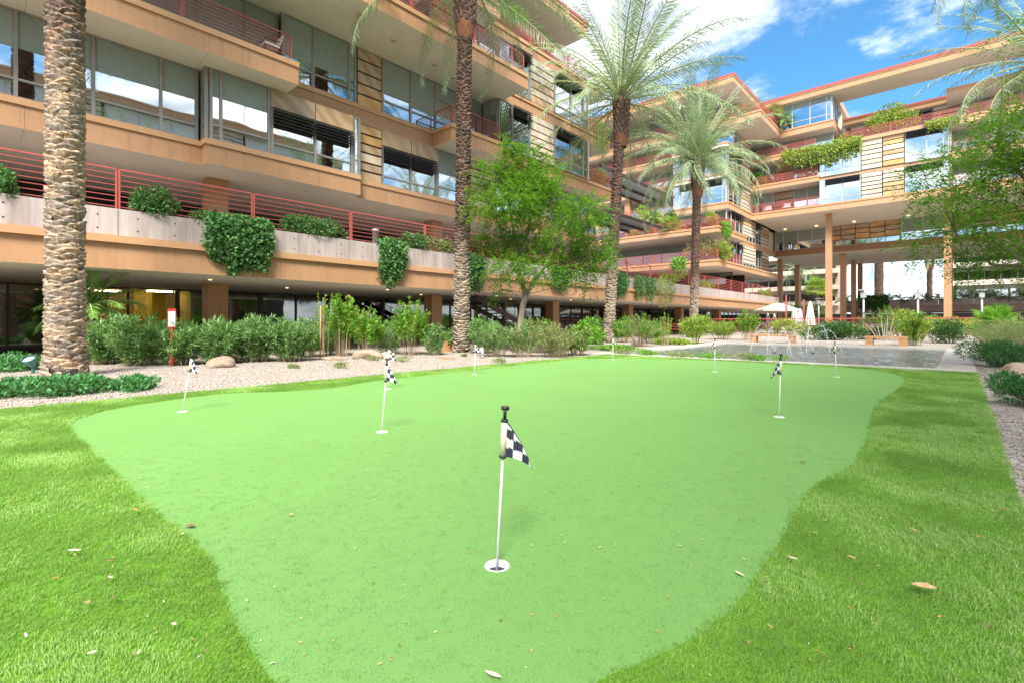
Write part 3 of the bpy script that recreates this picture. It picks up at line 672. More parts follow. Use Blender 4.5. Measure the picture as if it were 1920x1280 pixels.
for (xx, yy) in ((-18.6, 15.0), (-18.9, 16.4), (-18.3, 12.5)):
    mm = MB(); mm.lathe((xx, yy, ZC0 - 0.09), [(0.10, 0.0), (0.13, 0.05), (0.13, 0.088)], PALEW, 12, cap=False); mm.build('smoke_detector', LW)

# ------------------------------------------------------------------ middle wing
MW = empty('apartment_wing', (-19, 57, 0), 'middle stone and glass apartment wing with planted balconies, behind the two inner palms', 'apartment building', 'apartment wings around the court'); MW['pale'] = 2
XW = -60.0; YW = 96.0
slab(MW, (XW, -26.0, 72.002, 106, 2.64, 3.4), faces=())
slab(MW, (XW, -17.9, 50.5, 72, ZA0 + 0.1, ZA1 - 0.1), faces=('+x', '-y'))
slab(MW, (XW, -17.9, 50.5, 59.5, ZB0 + 0.1, ZB1 - 0.1), faces=('+x', '-y')); slab(MW, (XW, -18.9, 59.502, 75, ZB0 + 0.1, ZB1 - 0.1))
slab(MW, (XW, -25.0, 57, 75, ZC0, ZC1), faces=('-y',)); slab(MW, (-24.998, -18.6, 55.4, 75, ZC0, ZC1), faces=('+x', '-y'))
slab(MW, (XW, -25.0, 57, 75, ZD0, ZD1), faces=('-y',)); slab(MW, (-24.998, -18.7, 55.5, 75, ZD0 + 0.1, ZD1 - 0.1), 'floor_slab', PALEW, faces=('+x', '-y'))
slab(MW, (XW, -25.0, 57, 75, ZE0, ZE1), faces=('-y',)); slab(MW, (-24.998, -18.7, 55.5, 75, ZE0 + 0.1, ZE1 - 0.1), 'floor_slab', PALEW, faces=('+x', '-y'))
slab(MW, (XW, -15.6, 56.3, 63.9, 22.8, 23.6), faces=('+x', '-y'))
slab(MW, (XW, -17.6, 54, 67, 26.4, 27.1), 'roof', OCHRE_PALE, faces=('+x', '-y'))
bobj('roof_edge', (XW, -17.5, 53.9, 54, 27.08, 27.3), RED, MW); bobj('roof_edge', (-17.6, -17.5, 54.002, 63.5, 27.08, 27.3), RED, MW)
# walls
for (z0, z1) in ((ZC1, ZD0), (ZD1, ZE0), (ZE1, 22.8), (23.6, 26.4)):
    window(MW, '-y', 60.0, -46, -25.1, z0, z1, tuple(-46 + 2.1 * i for i in range(1, 10)), 0, 0.4)
    bobj('inner_wall', (-60, -19.5, 64.5, 64.7, z0, z1), ROOM, MW)
for (z0, z1) in ((ZC1, ZD0), (ZD1 - 0.1, ZE0), (ZE1 - 0.1, 22.8)):
    if z0 < 20:
        window(MW, '-y', 55.7, -24.9, -18.9, z0, z1, (-24.1, -21.6, -19.3), 0.22, 0.0, (1, 2))
        window(MW, '+x', -18.9, 55.75, 60.6, z0, z1, (56.3, 57.9, 59.3), 0.22, 0.0, (1, 2, 3))
    else:
        window(MW, '-y', 58.0, -24.9, -18.9, z0, z1, (-23, -21), 0.2, 0.3)
        window(MW, '+x', -18.9, 58.0, 60.6, z0, z1, (59.3,), 0.2, 0.3)
    stones(MW, '+x', -18.88, 60.65, 63.9, z0, z1, 6, (STONEP, STONEP, STONE))
window(MW, '-y', 59.6, -24.9, -18.9, 23.6, 26.4, (-23, -21), 0.2, 0.3)
stones(MW, '+x', -18.9, 59.6, 63.9, 23.6, 26.4, 6, (STONEP, STONE))
for (z0, z1) in ((ZA1 - 0.1, ZB0 + 0.1), (ZB1 - 0.1, ZC0)):
    window(MW, '+x', -18.9, 55.7 if z0 > 9 else 58, 61.2, z0, z1, (57.2, 58.6, 60.0) if z0 > 9 else (59, 60.1), 0.25, 0.0, (1, 2, 3) if z0 > 9 else (1, 2))
    stones(MW, '+x', -18.88, 61.25, 66.0, z0 + 0.7, z1, 5, (STONEP, STONE)); 
    window(MW, '+x', -18.9, 61.25, 66.0, z0, z0 + 0.68, (62.4, 63.6, 64.8), 0, 0)
    window(MW, '+x', -18.9, 66.02, 68.4, z0, z1, (67.2,), 0.25, 0.0, (0, 1))
    stones(MW, '+x', -18.88, 68.42, 71.9, z0, z1, 6, (STONEP, STONE))
    window(MW, '-y', 56.5, -46, -19.0, z0, z1, tuple(-46 + 2.4 * i for i in range(1, 11)), 0, 0.3, (), FRAME, GLASSD)
    bobj('inner_wall', (-60, -19.5, 62, 62.2, z0, z1), ROOM, MW)
railing(MW, [(-45, 57.1), (-25.2, 57.1)], ZC1, 1.0, 7, 3.3, join=True)
railing(MW, [(-45, 57.1), (-25.2, 57.1)], ZD1, 1.0, 7, 3.3, join=True)
railing(MW, [(-45, 57.1), (-25.2, 57.1)], ZE1, 1.0, 7, 3.3, join=True)
railing(MW, [(-45, 56.4), (-15.7, 56.4), (-15.7, 63.5)], 23.6, 0.95, 7, 3.3, join=True)
railing(MW, [(-45, 50.6), (-18.0, 50.6), (-18.0, 58)], ZA1 - 0.1, 1.0, 7, 3.3, join=True)
railing(MW, [(-45, 50.6), (-18.0, 50.6), (-18.0, 55.6)], ZB1 - 0.1, 1.0, 7, 3.3, join=True)
for xx in (-32.0, -42.0):
    for z0, z1 in ((ZA1 - 0.1, ZB0 + 0.1), (ZB1 - 0.1, ZC0), (ZC1, ZD0), (ZD1, ZE0), (ZE1, 22.8)):
        bobj('column', (xx - 0.35, xx + 0.35, 57.5, 58.2, z0, z1), ORANGE, MW)
for k, yy in enumerate((53.0, 60.0, 67.0)):
    bobj('column', (-21.6, -21.0, yy, yy + 0.6, 3.4, ZA0 + 0.1), ORANGE, MW)
window(MW, '-y', 58.5, -46, -19.2, 3.4, ZA0 + 0.1, tuple(-46 + 2.4 * i for i in range(1, 11)), 0, 0, (), DARKF, GLASSD)
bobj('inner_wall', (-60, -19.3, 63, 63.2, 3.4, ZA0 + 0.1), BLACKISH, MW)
# trellis awnings bridging the gap between the wings
for (z, y0, y1, x1) in ((13.0, 33.2, 45.0, -20.0), (9.75, 34.0, 42.5, -20.0)):
    T = empty('slatted_awning', (-21.5, (y0 + y1) / 2, z), 'blue grey slatted awning at the end of the near wing, %s of the pair' % ('upper' if z > 11 else 'lower'), 'awning', 'awnings between the wings')
    n = 14
    for i in range(n): bobj('slat', (-23.5, -20.2, y0 + (y1 - y0) * i / n, y0 + (y1 - y0) * (i + 0.93) / n, z + 0.13, z + 0.17), SLATE, T)
    for xx in (-23.5, -22.0, -20.2): bobj('rafter', (xx - 0.06, xx + 0.06, y0 - 1, y1 + 0.2, z - 0.1, z + 0.12), DARKSTEEL, T)

# ------------------------------------------------------------------ right wing bridging the court
RW = empty('apartment_wing', (-5, 64, 0), 'far right apartment wing raised on tall ochre columns over the court', 'apartment building', 'apartment wings around the court')
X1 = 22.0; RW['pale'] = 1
slab(RW, (-19.2, X1, 64, 96, ZC0, ZC1), faces=('-y',))
slab(RW, (-19.2, -11.7, 64, 90, ZD0 + 0.05, ZD1 - 0.05), faces=('-y',))
slab(RW, (-19.2, -11.7, 64, 90, ZE0, ZE1 - 0.1), faces=('-y',))
slab(RW, (-11.698, -0.7, 64.3, 90, ZD0 + 0.1, ZD1 - 0.25), faces=()); slab(RW, (-11.698, -0.7, 64.0, 90, ZE0 + 0.25, ZE1 - 0.1), faces=())
slab(RW, (-0.698, X1, 64, 90, ZD0, ZD1), faces=('-y',)); slab(RW, (-0.698, X1, 64, 90, ZE0, ZE1), faces=('-y',))
slab(RW, (-19.2, -10.3, 64, 90, 22.7, 23.5), faces=('-y',))
slab(RW, (-19.2, X1, 63.6, 67.6, 26.4, 27.1), 'roof', OCHRE_PALE, faces=('-y',)); bobj('roof_edge', (-17.4, X1, 63.5, 63.6, 27.05, 27.3), RED, RW)
slab(RW, (-19.2, -10.3, 67.602, 90, 26.4, 27.1), 'roof', OCHRE_PALE, faces=())
slab(RW, (-10.2, X1, 69.5, 90, 24.3, 24.9), 'roof', OCHRE_PALE, faces=('-y',)); bobj('roof_edge', (-10.2, X1, 69.38, 69.5, 24.85, 25.05), RED, RW)
slab(RW, (-1.0, X1, 66.0, 69.498, 23.9, 24.5), 'roof', OCHRE_PALE, faces=('-y',))
# stone and glass front, two storeys
for (z0, z1) in ((ZC1 + 0.02, ZD0 + 0.1), (ZD1 - 0.25, ZE0 + 0.25)):
    zl = z1 - 0.45
    window(RW, '-y', 64.2, -11.65, -7.85, z0, z1, (-11.1, -9.5), 0.2, 0.0, (1, 2))
    stones(RW, '-y', 64.2, -7.8, -6.0, z0, z1, 6, (STONEP,)); stones(RW, '-y', 64.2, -5.95, -4.2, z0, z1, 6, (STONEP, STONEO, STONEP))
    window(RW, '-y', 64.2, -4.15, -0.75, z0, z1, (-2.45, -1.2), 0.2, 0.0, (0, 1))
    bobj('inner_wall', (-19, X1, 70, 70.2, z0 + 0.02, z1 - 0.02), ROOM, RW)
    # recessed balcony walls left and right
    window(RW, '-y', 66.4, -19.1, -16.8, z0, z1 - 0.1, (-17.9,), 0, 0.5); stones(RW, '-y', 66.4, -16.75, -14.8, z0, z1 - 0.1, 3, (STONE,)); window(RW, '-y', 66.4, -14.75, -11.7, z0, z1 - 0.1, (-13.3,), 0, 0.5)
    window(RW, '-y', 66.6, -0.6, 14, z0, z1 - 0.3, (1.6, 3.8, 6, 8, 10, 12), 0, 0.3)
    bobj('side_wall', (-0.72, -0.6, 64.3, 66.6, z0, z1 - 0.25), STONEP, RW)
railing(RW, [(-19.0, 64.1), (-11.8, 64.1)], ZC1, 1.0, 7, 3.6, join=True); railing(RW, [(-19.0, 64.1), (-11.8, 64.1)], ZD1 - 0.05, 1.0, 7, 3.6, join=True)
railing(RW, [(-0.5, 64.1), (14, 64.1)], ZC1, 1.0, 7, 3.6, join=True); railing(RW, [(-0.5, 64.1), (14, 64.1)], ZD1, 1.0, 7, 3.6, join=True)
railing(RW, [(-18.0, 64.1), (-12.0, 64.1)], ZE1 - 0.1, 0.95, 7, 3.6, join=True); railing(RW, [(-9.2, 64.2), (14, 64.2)], ZE1 - 0.1, 1.0, 7, 3.6, join=True)
window(RW, '-y', 66.0, -18.8, -10.6, ZE1 - 0.1, 22.7, (-16.2, -13.4), 0.2, 0.4)
window(RW, '-y', 64.3, -15.6, -10.5, 23.5, 26.4, (-14.4, -12.6, -11.0), 0.25, 0.22)
window(RW, '+x', -10.45, 64.4, 67.4, 23.5, 26.4, (65.3, 66.3), 0.25, 0.2)
stones(RW, '-y', 70.5, -9.6, -8.2, ZE1, 24.3, 7, (STONEP,)); 
bobj('inner_wall', (-19, X1, 76, 76.2, ZE1, 24.2), ROOM, RW); bobj('inner_wall', (-19, -10.5, 70.5, 70.7, 23.5, 26.4), PALEW, RW)
window(RW, '-y', 70.5, -8.15, -2.2, ZE1, 24.3, (-6.6, -5.0, -3.6), 0.0, 0.0, (0, 1, 2, 3), None, None, 3.2, 12)
stones(RW, '-y', 70.0, -2.15, 0.0, ZE1, 24.3, 7, (STONEP,)); window(RW, '-y', 70.0, 0.05, 4.6, ZE1, 24.3, (1.6, 3.1), 0.2, 0.2); stones(RW, '-y', 70.0, 4.65, 9, ZE1, 24.3, 7, (STONE,))
bobj('side_wall', (-19.5, -19.22, 64.2, 90, ZB1 + 0.01, 26.38), PALEW, RW)
# lower bridge
slab(RW, (-19.2, X1, 75, 93, ZB0, ZB1), 'bridge_deck', M('brown_steel', (0.26, 0.13, 0.065), (0.30, 0.155, 0.08), 2, 0.5), trim=False)
cutsA = (-17.9, -16.2, -14.5)
window(RW, '-y', 75.2, -19.0, -12.8, ZB1, ZC0, cutsA, 0.0, 0.55)
for i in range(5):
    a = -12.75 + i * 1.5
    stones(RW, '-y', 75.2, a, a + 1.46, ZB1 + 0.7, ZC0, 3, (STONE,)); 
window(RW, '-y', 75.25, -12.75, -5.3, ZB1, ZB1 + 0.68, (-11.2, -9.7, -8.2, -6.7), 0, 0)
window(RW, '-y', 75.2, -5.25, -1.2, ZB1, ZC0, (-3.2,), 0.3, 0.6)
for i in range(4):
    a = -1.15 + i * 1.9; stones(RW, '-y', 75.2, a, a + 1.86, ZB1 + 0.8, ZC0, 3, (STONE,))
window(RW, '-y', 75.25, -1.15, 6.4, ZB1, ZB1 + 0.78, (0.7, 2.6, 4.5), 0, 0); window(RW, '-y', 75.2, 6.45, 16, ZB1, ZC0, (8, 10, 12, 14), 0.3, 0.5)
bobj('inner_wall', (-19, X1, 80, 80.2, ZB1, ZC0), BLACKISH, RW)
for xx, yy in ((-17.2, 73.0), (-13.6, 73.0), (-9.6, 73.0), (-4.4, 73.0)):
    mm = MB(); mm.tube([(xx, yy, ZC0 - 0.12), (xx, yy, ZC0 - 0.004)], 0.16, DIMLAMP, 10); mm.build('downlight', RW)
for (xx, yy, zz) in ((-11.1, 66.2, ZC0), (-11.3, 77.0, ZB0), (-11.5, 87.0, ZB0), (-11.3, 91.8, ZB0), (-0.9, 66.2, ZC0), (-0.9, 77, ZB0), (9.4, 66.2, ZC0), (-19.0, 78, ZB0), (-19.0, 88, ZB0)):
    mm = MB(); mm.box((xx - 0.3, xx + 0.3, yy - 0.3, yy + 0.3, 0, zz - 0.003), ORANGE); mm.build('column', RW, (xx, yy, 0))

del RW['pale'], MW['pale']
# planter wall and low terrace under the bridge
PW = empty('planter_wall', (-4, 90, 2.6), 'long concrete planter wall over the parking under the bridge', 'planter wall')
xx = -13.0
while xx < 18: bobj('parapet_panel', (xx + 0.01, xx + 3.59, 90, 90.3, 3.5, 4.35), CONC, PW); xx += 3.6
mm = MB(); mm.box((-13, 18, 90.1, 104, 2.6, 3.5), M('mauve_brown_beam', (0.30, 0.19, 0.15), (0.36, 0.24, 0.19), 2, 0.7), bot=SOFFIT); mm.build('beam', PW)
for k in range(5): bobj('column', (-12 + k * 7, -11.5 + k * 7, 92, 92.5, 0, 2.6), CONC, PW)
bobj('back_wall', (-40, 40, 106, 106.3, 0, 2.6), BLACKISH, PW)
# far pale apartment blocks beyond the bridge
def far_block(x0, x1, y0, n, label, z00=4.5, top=None):
    B = empty('apartment_block', ((x0 + x1) / 2, y0, 0), label, 'apartment building')
    mm = MB(); mm.box((x0, x1, y0 + 1.5, y0 + 14, 0, z00 + 3.3 * n), M('rose_stucco', (0.52, 0.38, 0.32), (0.58, 0.44, 0.38), 1, 0.8)); mm.build('wall', B)
    for k in range(n):
        z = z00 + 3.3 * k
        bobj('floor_slab', (x0 - 0.4, x1 + 0.4, y0, y0 + 1.49, z, z + 0.9), PALEW, B)
        window(B, '-y', y0 + 1.2, x0 + 0.3, x1 - 0.3, z + 0.9, z + 3.3, tuple(np.arange(x0 + 2.4, x1 - 1, 2.1)), 0, 0.3)
    bobj('roof', (x0 - 0.8, x1 + 0.8, y0 - 0.4, y0 + 14, z00 + 3.3 * n + 0.002, z00 + 3.3 * n + 0.7), PALEW, B)
far_block(-1.2, 26, 122, 4, 'pale rose apartment block far beyond the bridge on the right')
far_block(-38, -18.5, 118, 3, 'pale apartment block seen through the gap left of the bridge columns')

# wing across the court, seen mirrored in the windows
OW = empty('apartment_wing', (15, 8, 0), 'ochre and stone wing across the court, mirrored in the near windows', 'apartment building', 'apartment wings around the court')
OW['pale'] = 3
slab(OW, (14.2, 34, -14, 26, 2.6, 4.2), faces=('-x',))
for (z0, z1, zz) in ((ZA0, ZA1, ZB0), (ZB0, ZB1, ZC0), (ZC0, ZC1, ZD0), (ZD0, ZD1, ZE0)):
    slab(OW, (15, 34, -14, 26, z0, z1), 'floor_slab', OCHRE_PALE, faces=('-x',))
    for k in range(4):
        y0 = -14 + k * 11
        window(OW, '-x', 15.1, y0 + 0.1, y0 + 7.6, z1, zz, (y0 + 2.4, y0 + 5), 0.25, 0.97, (), None, GLASSD)
        stones(OW, '-x', 15.05, y0 + 7.7, y0 + 10.9, z1, zz, 6, (STONEP, STONEP, STONEO))
    railing(OW, [(14.3, -13), (14.3, 29)], z1 - 3.3, 1.0, 7, 7, join=True)
slab(OW, (14.4, 34, -14, 26, ZE0, ZE1), 'roof', faces=('-x',))
del OW['pale']
bobj('inner_wall', (18, 18.2, -14, 30, 0, ZE0), ROOM, OW)

# ------------------------------------------------------------------ foliage kit
def leaf_mesh(name, P, D, L, W, mat, up=None, fold=0.12):
    """P bases, D unit axes, L lengths, W widths: one four-cornered folded leaf each"""
    n = len(P); P = np.asarray(P, float); D = np.asarray(D, float)
    D /= np.linalg.norm(D, axis=1, keepdims=True) + 1e-9
    r = rng.normal(size=(n, 3)) if up is None else np.asarray(up) + rng.normal(size=(n, 3)) * 0.5
    S = np.cross(D, r); S /= np.linalg.norm(S, axis=1, keepdims=True) + 1e-9
    U = np.cross(S, D); L = np.asarray(L).reshape(-1, 1) * np.ones((n, 1)); W = np.asarray(W).reshape(-1, 1) * np.ones((n, 1))
    mid = P + D * L * 0.45
    V = np.stack([P, mid + S * W / 2 + U * W * fold, P + D * L - U * L * 0.08, mid - S * W / 2 + U * W * fold], 1).reshape(-1, 3)
    me = bpy.data.meshes.new(name); me.vertices.add(4 * n); me.vertices.foreach_set('co', V.ravel())
    me.loops.add(4 * n); me.loops.foreach_set('vertex_index', np.arange(4 * n, dtype=np.int32))
    me.polygons.add(n); me.polygons.foreach_set('loop_start', np.arange(0, 4 * n, 4, dtype=np.int32))
    try: me.polygons.foreach_set('loop_total', np.full(n, 4, dtype=np.int32))
    except Exception: pass
    me.update(calc_edges=True); me.materials.append(mat); return me
def unit(n): 
    v = rng.normal(size=(n, 3)); return v / np.linalg.norm(v, axis=1, keepdims=True)
def stem_shrub(name, label, cat, loc, rx, ry, h, nst, lps, L, W, mat, lo=0.25, lean=0.9, group=None, stemmat=TWIG, up=0.35, mix=None, stemr=0.008):
    """shrub of many stems with leaves set along each"""
    root = empty(name, loc, label, cat, group); loc = np.array(loc)
    P = []; D = []; P2 = []; D2 = []; sm = MB()
    for i in range(nst):
        a = rng.uniform(0, 6.283); q = math.sqrt(rng.uniform(0, 1))
        tip = np.array([rx * q * math.cos(a), ry * q * math.sin(a), h * rng.uniform(0.62, 1.05) * math.sqrt(max(0.08, 1 - 0.55 * q * q))])
        b = np.array([tip[0] * (1 - lean * 0.75), tip[1] * (1 - lean * 0.75), 0.0]); c = (b + tip) / 2 + np.array([0, 0, h * 0.16]) - np.array([tip[0], tip[1], 0]) * 0.12
        def pt(s): return (1 - s) ** 2 * b + 2 * s * (1 - s) * c + s * s * tip
        if i % 2 == 0: sm.tube([loc + pt(s) for s in (0, 0.35, 0.7, 0.95)], [stemr, stemr * 0.8, stemr * 0.6, stemr * 0.3], stemmat, 4, False)
        s = lo + (1 - lo) * rng.uniform(0, 1, lps) ** 0.75
        pts = (1 - s)[:, None] ** 2 * b + 2 * (s * (1 - s))[:, None] * c + (s * s)[:, None] * tip
        d = (tip - c); d = d / np.linalg.norm(d); dd = d * up * 1.6 + unit(lps) * 0.9 + np.array([0, 0, up])
        if mix is not None and rng.uniform() < mix[1]: P2.append(pts); D2.append(dd)
        else: P.append(pts); D.append(dd)
    P = np.concatenate(P); D = np.concatenate(D); n = len(P)
    f = link('foliage', leaf_mesh('foliage', P, D, L * rng.uniform(0.6, 1.2, n), W * rng.uniform(0.7, 1.2, n), mat, up=np.tile([0, 0, 1.0], (n, 1))), root, loc); stuff(f)
    if P2:
        P2 = np.concatenate(P2); D2 = np.concatenate(D2); n = len(P2)
        stuff(link('foliage', leaf_mesh('foliage', P2, D2, L * rng.uniform(0.6, 1.2, n), W * rng.uniform(0.7, 1.2, n), mix[0], up=np.tile([0, 0, 1.0], (n, 1))), root, loc))
    sm.build('stems', root); return root
def blob_pts(blobs, n, shell=0.55):
    w = np.array([b[3] * b[4] * b[5] for b in blobs]) ** 0.67; idx = rng.choice(len(blobs), n, p=w / w.sum()); B = np.array(blobs)[idx]
    u = unit(n); r = shell + (1 - shell) * rng.uniform(0, 1, n) ** 0.6; r *= rng.uniform(0.85, 1.12, n)
    return B[:, :3] + u * r[:, None] * B[:, 3:6], u
def mound(name, label, cat, loc, rx, ry, h, n, L, W, mat, group=None, nb=14, z0=0.0, flowers=None, stems=True):
    """dense bush: leaves on many small overlapping clumps"""
    root = empty(name, loc, label, cat, group); bl = []
    for i in range(nb):
        a = rng.uniform(0, 6.283); q = math.sqrt(rng.uniform(0, 1)) * 0.72; zz = rng.uniform(0.25, 0.75) * (1 - 0.4 * q * q)
        k = rng.uniform(0.26, 0.46)
        bl.append((rx * q * math.cos(a), ry * q * math.sin(a), z0 + h * zz, rx * k, ry * k, h * k * 0.75))
    P, u = blob_pts(bl, n); P[:, 2] = np.maximum(P[:, 2], 0.02 + z0)
    D = u + unit(n) * 0.8 + np.array([0, 0, 0.3])
    stuff(link('foliage', leaf_mesh('foliage', P, D, L * rng.uniform(0.6, 1.25, n), W * rng.uniform(0.7, 1.2, n), mat, up=u), root, loc))
    if flowers:
        k = flowers[1]; j = rng.choice(n, k); stuff(link('flowers', leaf_mesh('flowers', P[j] + u[j] * 0.05, unit(k), np.full(k, flowers[2]), np.full(k, flowers[2]), flowers[0]), root, loc))
    if stems:
        sm = MB()
        for i in range(6):
            b = bl[i % nb]; sm.tube([Vector(loc) + Vector((b[0] * 0.2, b[1] * 0.2, 0)), Vector(loc) + Vector((b[0] * 0.6, b[1] * 0.6, b[2] * 0.5)), Vector(loc) + Vector(b[:3])], [0.025, 0.018, 0.008], BARK, 5)
        sm.build('stems', root)
    return root
def drape(name, label, x, y0, y1, ztop, zbot, n, L, mat, thick=0.2, dens=1.0, group=None, face='+x', flowers=None):
    """vine hanging over a wall: strands of uneven length"""
    loc = (x, (y0 + y1) / 2, ztop) if face == '+x' else ((y0 + y1) / 2, x, ztop)
    root = empty(name, loc, label, 'vine', group); ns = max(5, int((y1 - y0) / 0.09)); st = []
    for i in range(ns):
        c = y0 + (y1 - y0) * (i + rng.uniform(0, 1)) / ns; e = abs((c - (y0 + y1) / 2) / ((y1 - y0) / 2)); st.append((c, (ztop - zbot) * rng.choice((0.6, 0.8, 0.9, 1.0, 1.0)) * rng.uniform(0.85, 1.06) * (1 - 0.2 * e ** 3)))
    st = np.array(st); i = rng.choice(ns, n, p=st[:, 1] / st[:, 1].sum()); t = rng.uniform(0, 1, n)
    z = ztop + 0.06 - st[i, 1] * t + rng.normal(size=n) * 0.03; c = st[i, 0] + rng.normal(size=n) * 0.06
    o = thick * (0.25 + 0.75 * np.sin(math.pi * np.clip(t * 0.85 + 0.15, 0, 1))) * rng.uniform(0.15, 1.0, n)
    top = t < 0.12; o[top] -= rng.uniform(0, 0.3, top.sum())
    if face == '+x': P = np.stack([x + o, c, z], 1); nrm = np.array([1, 0, 0.4])
    else: P = np.stack([c, x - o, z], 1); nrm = np.array([0, -1, 0.4])
    D = unit(n) * 0.8 + nrm * 0.4 + np.array([0, 0, -0.5])
    stuff(link('foliage', leaf_mesh('foliage', P - np.array(loc), D, L * rng.uniform(0.6, 1.3, n), L * 0.75 * rng.uniform(0.7, 1.2, n), mat, up=np.tile(nrm, (n, 1))), root, loc))
    m = MB()
    for k in range(0, ns, 4):
        zz = [ztop + 0.05, ztop - st[k, 1] * 0.5, ztop - st[k, 1]]
        m.tube([((x + 0.05, st[k, 0], q) if face == '+x' else (st[k, 0], x - 0.05, q)) for q in zz], 0.006, TWIG, 4)
    m.build('stems', root); return root

# ------------------------------------------------------------------ palms
def frond_mesh(name, length, droop, nl, ll, lw, mat, seed, vee=0.30):
    q = np.random.default_rng(seed); K = 14; pos = [np.zeros(3)]; ang = []; side = q.uniform(-0.25, 0.25)
    for i in range(K):
        s = (i + 0.5) / K; a = -droop * s ** 1.4; ang.append(a); pos.append(pos[-1] + np.array([math.cos(a), side * s * s * 0.5, math.sin(a)]) * length / K)
    pos = np.array(pos); m = MB()
    m.tube([tuple(p) for p in pos], [0.035 * (1 - i / K) ** 0.8 + 0.004 for i in range(K + 1)], RACHIS, 5)
    for i in range(nl):
        s = 0.10 + 0.90 * (i + q.uniform(0, 0.6)) / nl; f = s * K; k = min(int(f), K - 1); p = pos[k] + (pos[k + 1] - pos[k]) * (f - k)
        T = pos[k + 1] - pos[k]; T = T / np.linalg.norm(T); Y = np.array([0, 1.0, 0]); U = np.cross(T, Y); 
        prof = (0.45 + 0.55 * math.sin(math.pi * min(1, s * 0.85 + 0.22))) * (1.0 if s < 0.88 else 0.85)
        for sg in (-1, 1):
            w = lw * q.uniform(0.8, 1.15); l = ll * prof * q.uniform(0.85, 1.1); fw = 0.50 + 0.55 * s + q.normal() * 0.10
            d = T * fw + Y * sg * 0.85 + U * (-1) * (-vee + q.normal() * 0.32) * -1
            d = d / np.linalg.norm(d); wd = T * 0.8 - d * np.dot(T, d) * 0.8; wd = wd / np.linalg.norm(wd) * w / 2
            mid = p + d * l * 0.5; tip = p + d * l + np.array([0, 0, -0.22 * l])
            m.add([p - wd * 0.6, p + wd * 0.6, mid + wd, mid - wd, tip], [(0, 1, 2, 3), (3, 2, 4)], mat)
    return m.mesh(name)
FR = [frond_mesh('frond', 5.0, R(d), 72, 0.56, 0.024, PALMF, 40 + i) for i, d in enumerate((22, 44, 64, 86))]
FRY = [frond_mesh('frond', 1.5, R(d), 34, 0.34, 0.03, PALMY, 60 + i, 0.2) for i, d in enumerate((40, 75))]
def barkmat(name, z0, z1, lowc, highc):
    m, t, o = newmat(name); p = N(t, 'ShaderNodeBsdfPrincipled'); t.links.new(p.outputs[0], o.inputs[0]); p.inputs['Roughness'].default_value = 0.9
    g = N(t, 'ShaderNodeNewGeometry'); s = N(t, 'ShaderNodeSeparateXYZ'); t.links.new(g.outputs['Position'], s.inputs[0])
    n1 = noise(t, posn(t, (1, 1, 0.6)), 16, 5, 0.65); n2 = noise(t, posn(t), 5, 4)
    mr = N(t, 'ShaderNodeMapRange'); t.links.new(mth(t, 'ADD', s.outputs[2], mth(t, 'MULTIPLY', n2, 1.5)), mr.inputs[0]); mr.inputs[1].default_value = z0; mr.inputs[2].default_value = z1
    a = ramp(t, n1, [(0.25, lowc[0]), (0.5, lowc[1]), (0.75, lowc[2])]); b = ramp(t, n1, [(0.25, highc[0]), (0.5, highc[1]), (0.75, highc[2])])
    col = mixc(t, mr.outputs[0], a, b)
    oi = N(t, 'ShaderNodeObjectInfo'); h = N(t, 'ShaderNodeHueSaturation'); t.links.new(col, h.inputs['Color'])
    rnd = mth(t, 'FRACT', mth(t, 'ADD', oi.outputs['Random'], g.outputs['Random Per Island']))
    t.links.new(mth(t, 'ADD', mth(t, 'MULTIPLY', rnd, 0.7), 0.65), h.inputs['Value']); t.links.new(mth(t, 'ADD', mth(t, 'MULTIPLY', rnd, 0.5), 0.75), h.inputs['Saturation'])
    t.links.new(h.outputs[0], p.inputs['Base Color'])
    bp = N(t, 'ShaderNodeBump'); bp.inputs['Strength'].default_value = 0.7; bp.inputs['Distance'].default_value = 0.02
    t.links.new(noise(t, posn(t, (1, 1, 0.4)), 45, 4, 0.7), bp.inputs['Height']); t.links.new(bp.outputs[0], p.inputs['Normal'])
    return m
TANB = ((0.12, 0.078, 0.052), (0.33, 0.245, 0.175), (0.55, 0.455, 0.36)); DKB = ((0.035, 0.02, 0.015), (0.11, 0.06, 0.042), (0.38, 0.29, 0.23)); GRB = ((0.16, 0.12, 0.09), (0.33, 0.26, 0.20), (0.50, 0.42, 0.34))
BARK1 = barkmat('tan_palm_bark', 6.6, 8.8, TANB, DKB); BARK2 = barkmat('grey_to_dark_palm_bark', 3.6, 5.6, GRB, DKB)
BARKIN = M('dark_bark_gap', (0.07, 0.045, 0.03), (0.13, 0.085, 0.055), 14, 0.95, 0.4, 40)
FIBRE = M('rusty_palm_fibre', (0.13, 0.045, 0.025), (0.27, 0.13, 0.065), 18, 0.95, 0.6, 60, (1, 1, 0.2))
def boot_geo(w, h, d, q):
    """one cut leaf base: flush below, standing out with a ragged cut face on top"""
    rows = ((-0.5, 0.0, 0.55), (-0.1, 0.55, 0.95), (0.28, 1.0, 1.0), (0.5, 0.9, 0.8), (0.42, 0.25, 0.72)); vs = []; fs = []; K = 5
    for (z, pr, ww) in rows:
        for k in range(K):
            t = (k / (K - 1)) * 2 - 1
            vs.append((d * pr * (1 - 0.75 * t * t) * q.uniform(0.85, 1.15) - 0.015 - 0.5 * abs(t) ** 2 * w * 0.25, t * w / 2 * ww, (z - 0.22 * t * t * (1 if z > 0 else 0.2)) * h + q.normal() * 0.006))
    for i in range(len(rows) - 1):
        for k in range(K - 1): fs.append((i * K + k, i * K + k + 1, (i + 1) * K + k + 1, (i + 1) * K + k))
    return vs, fs
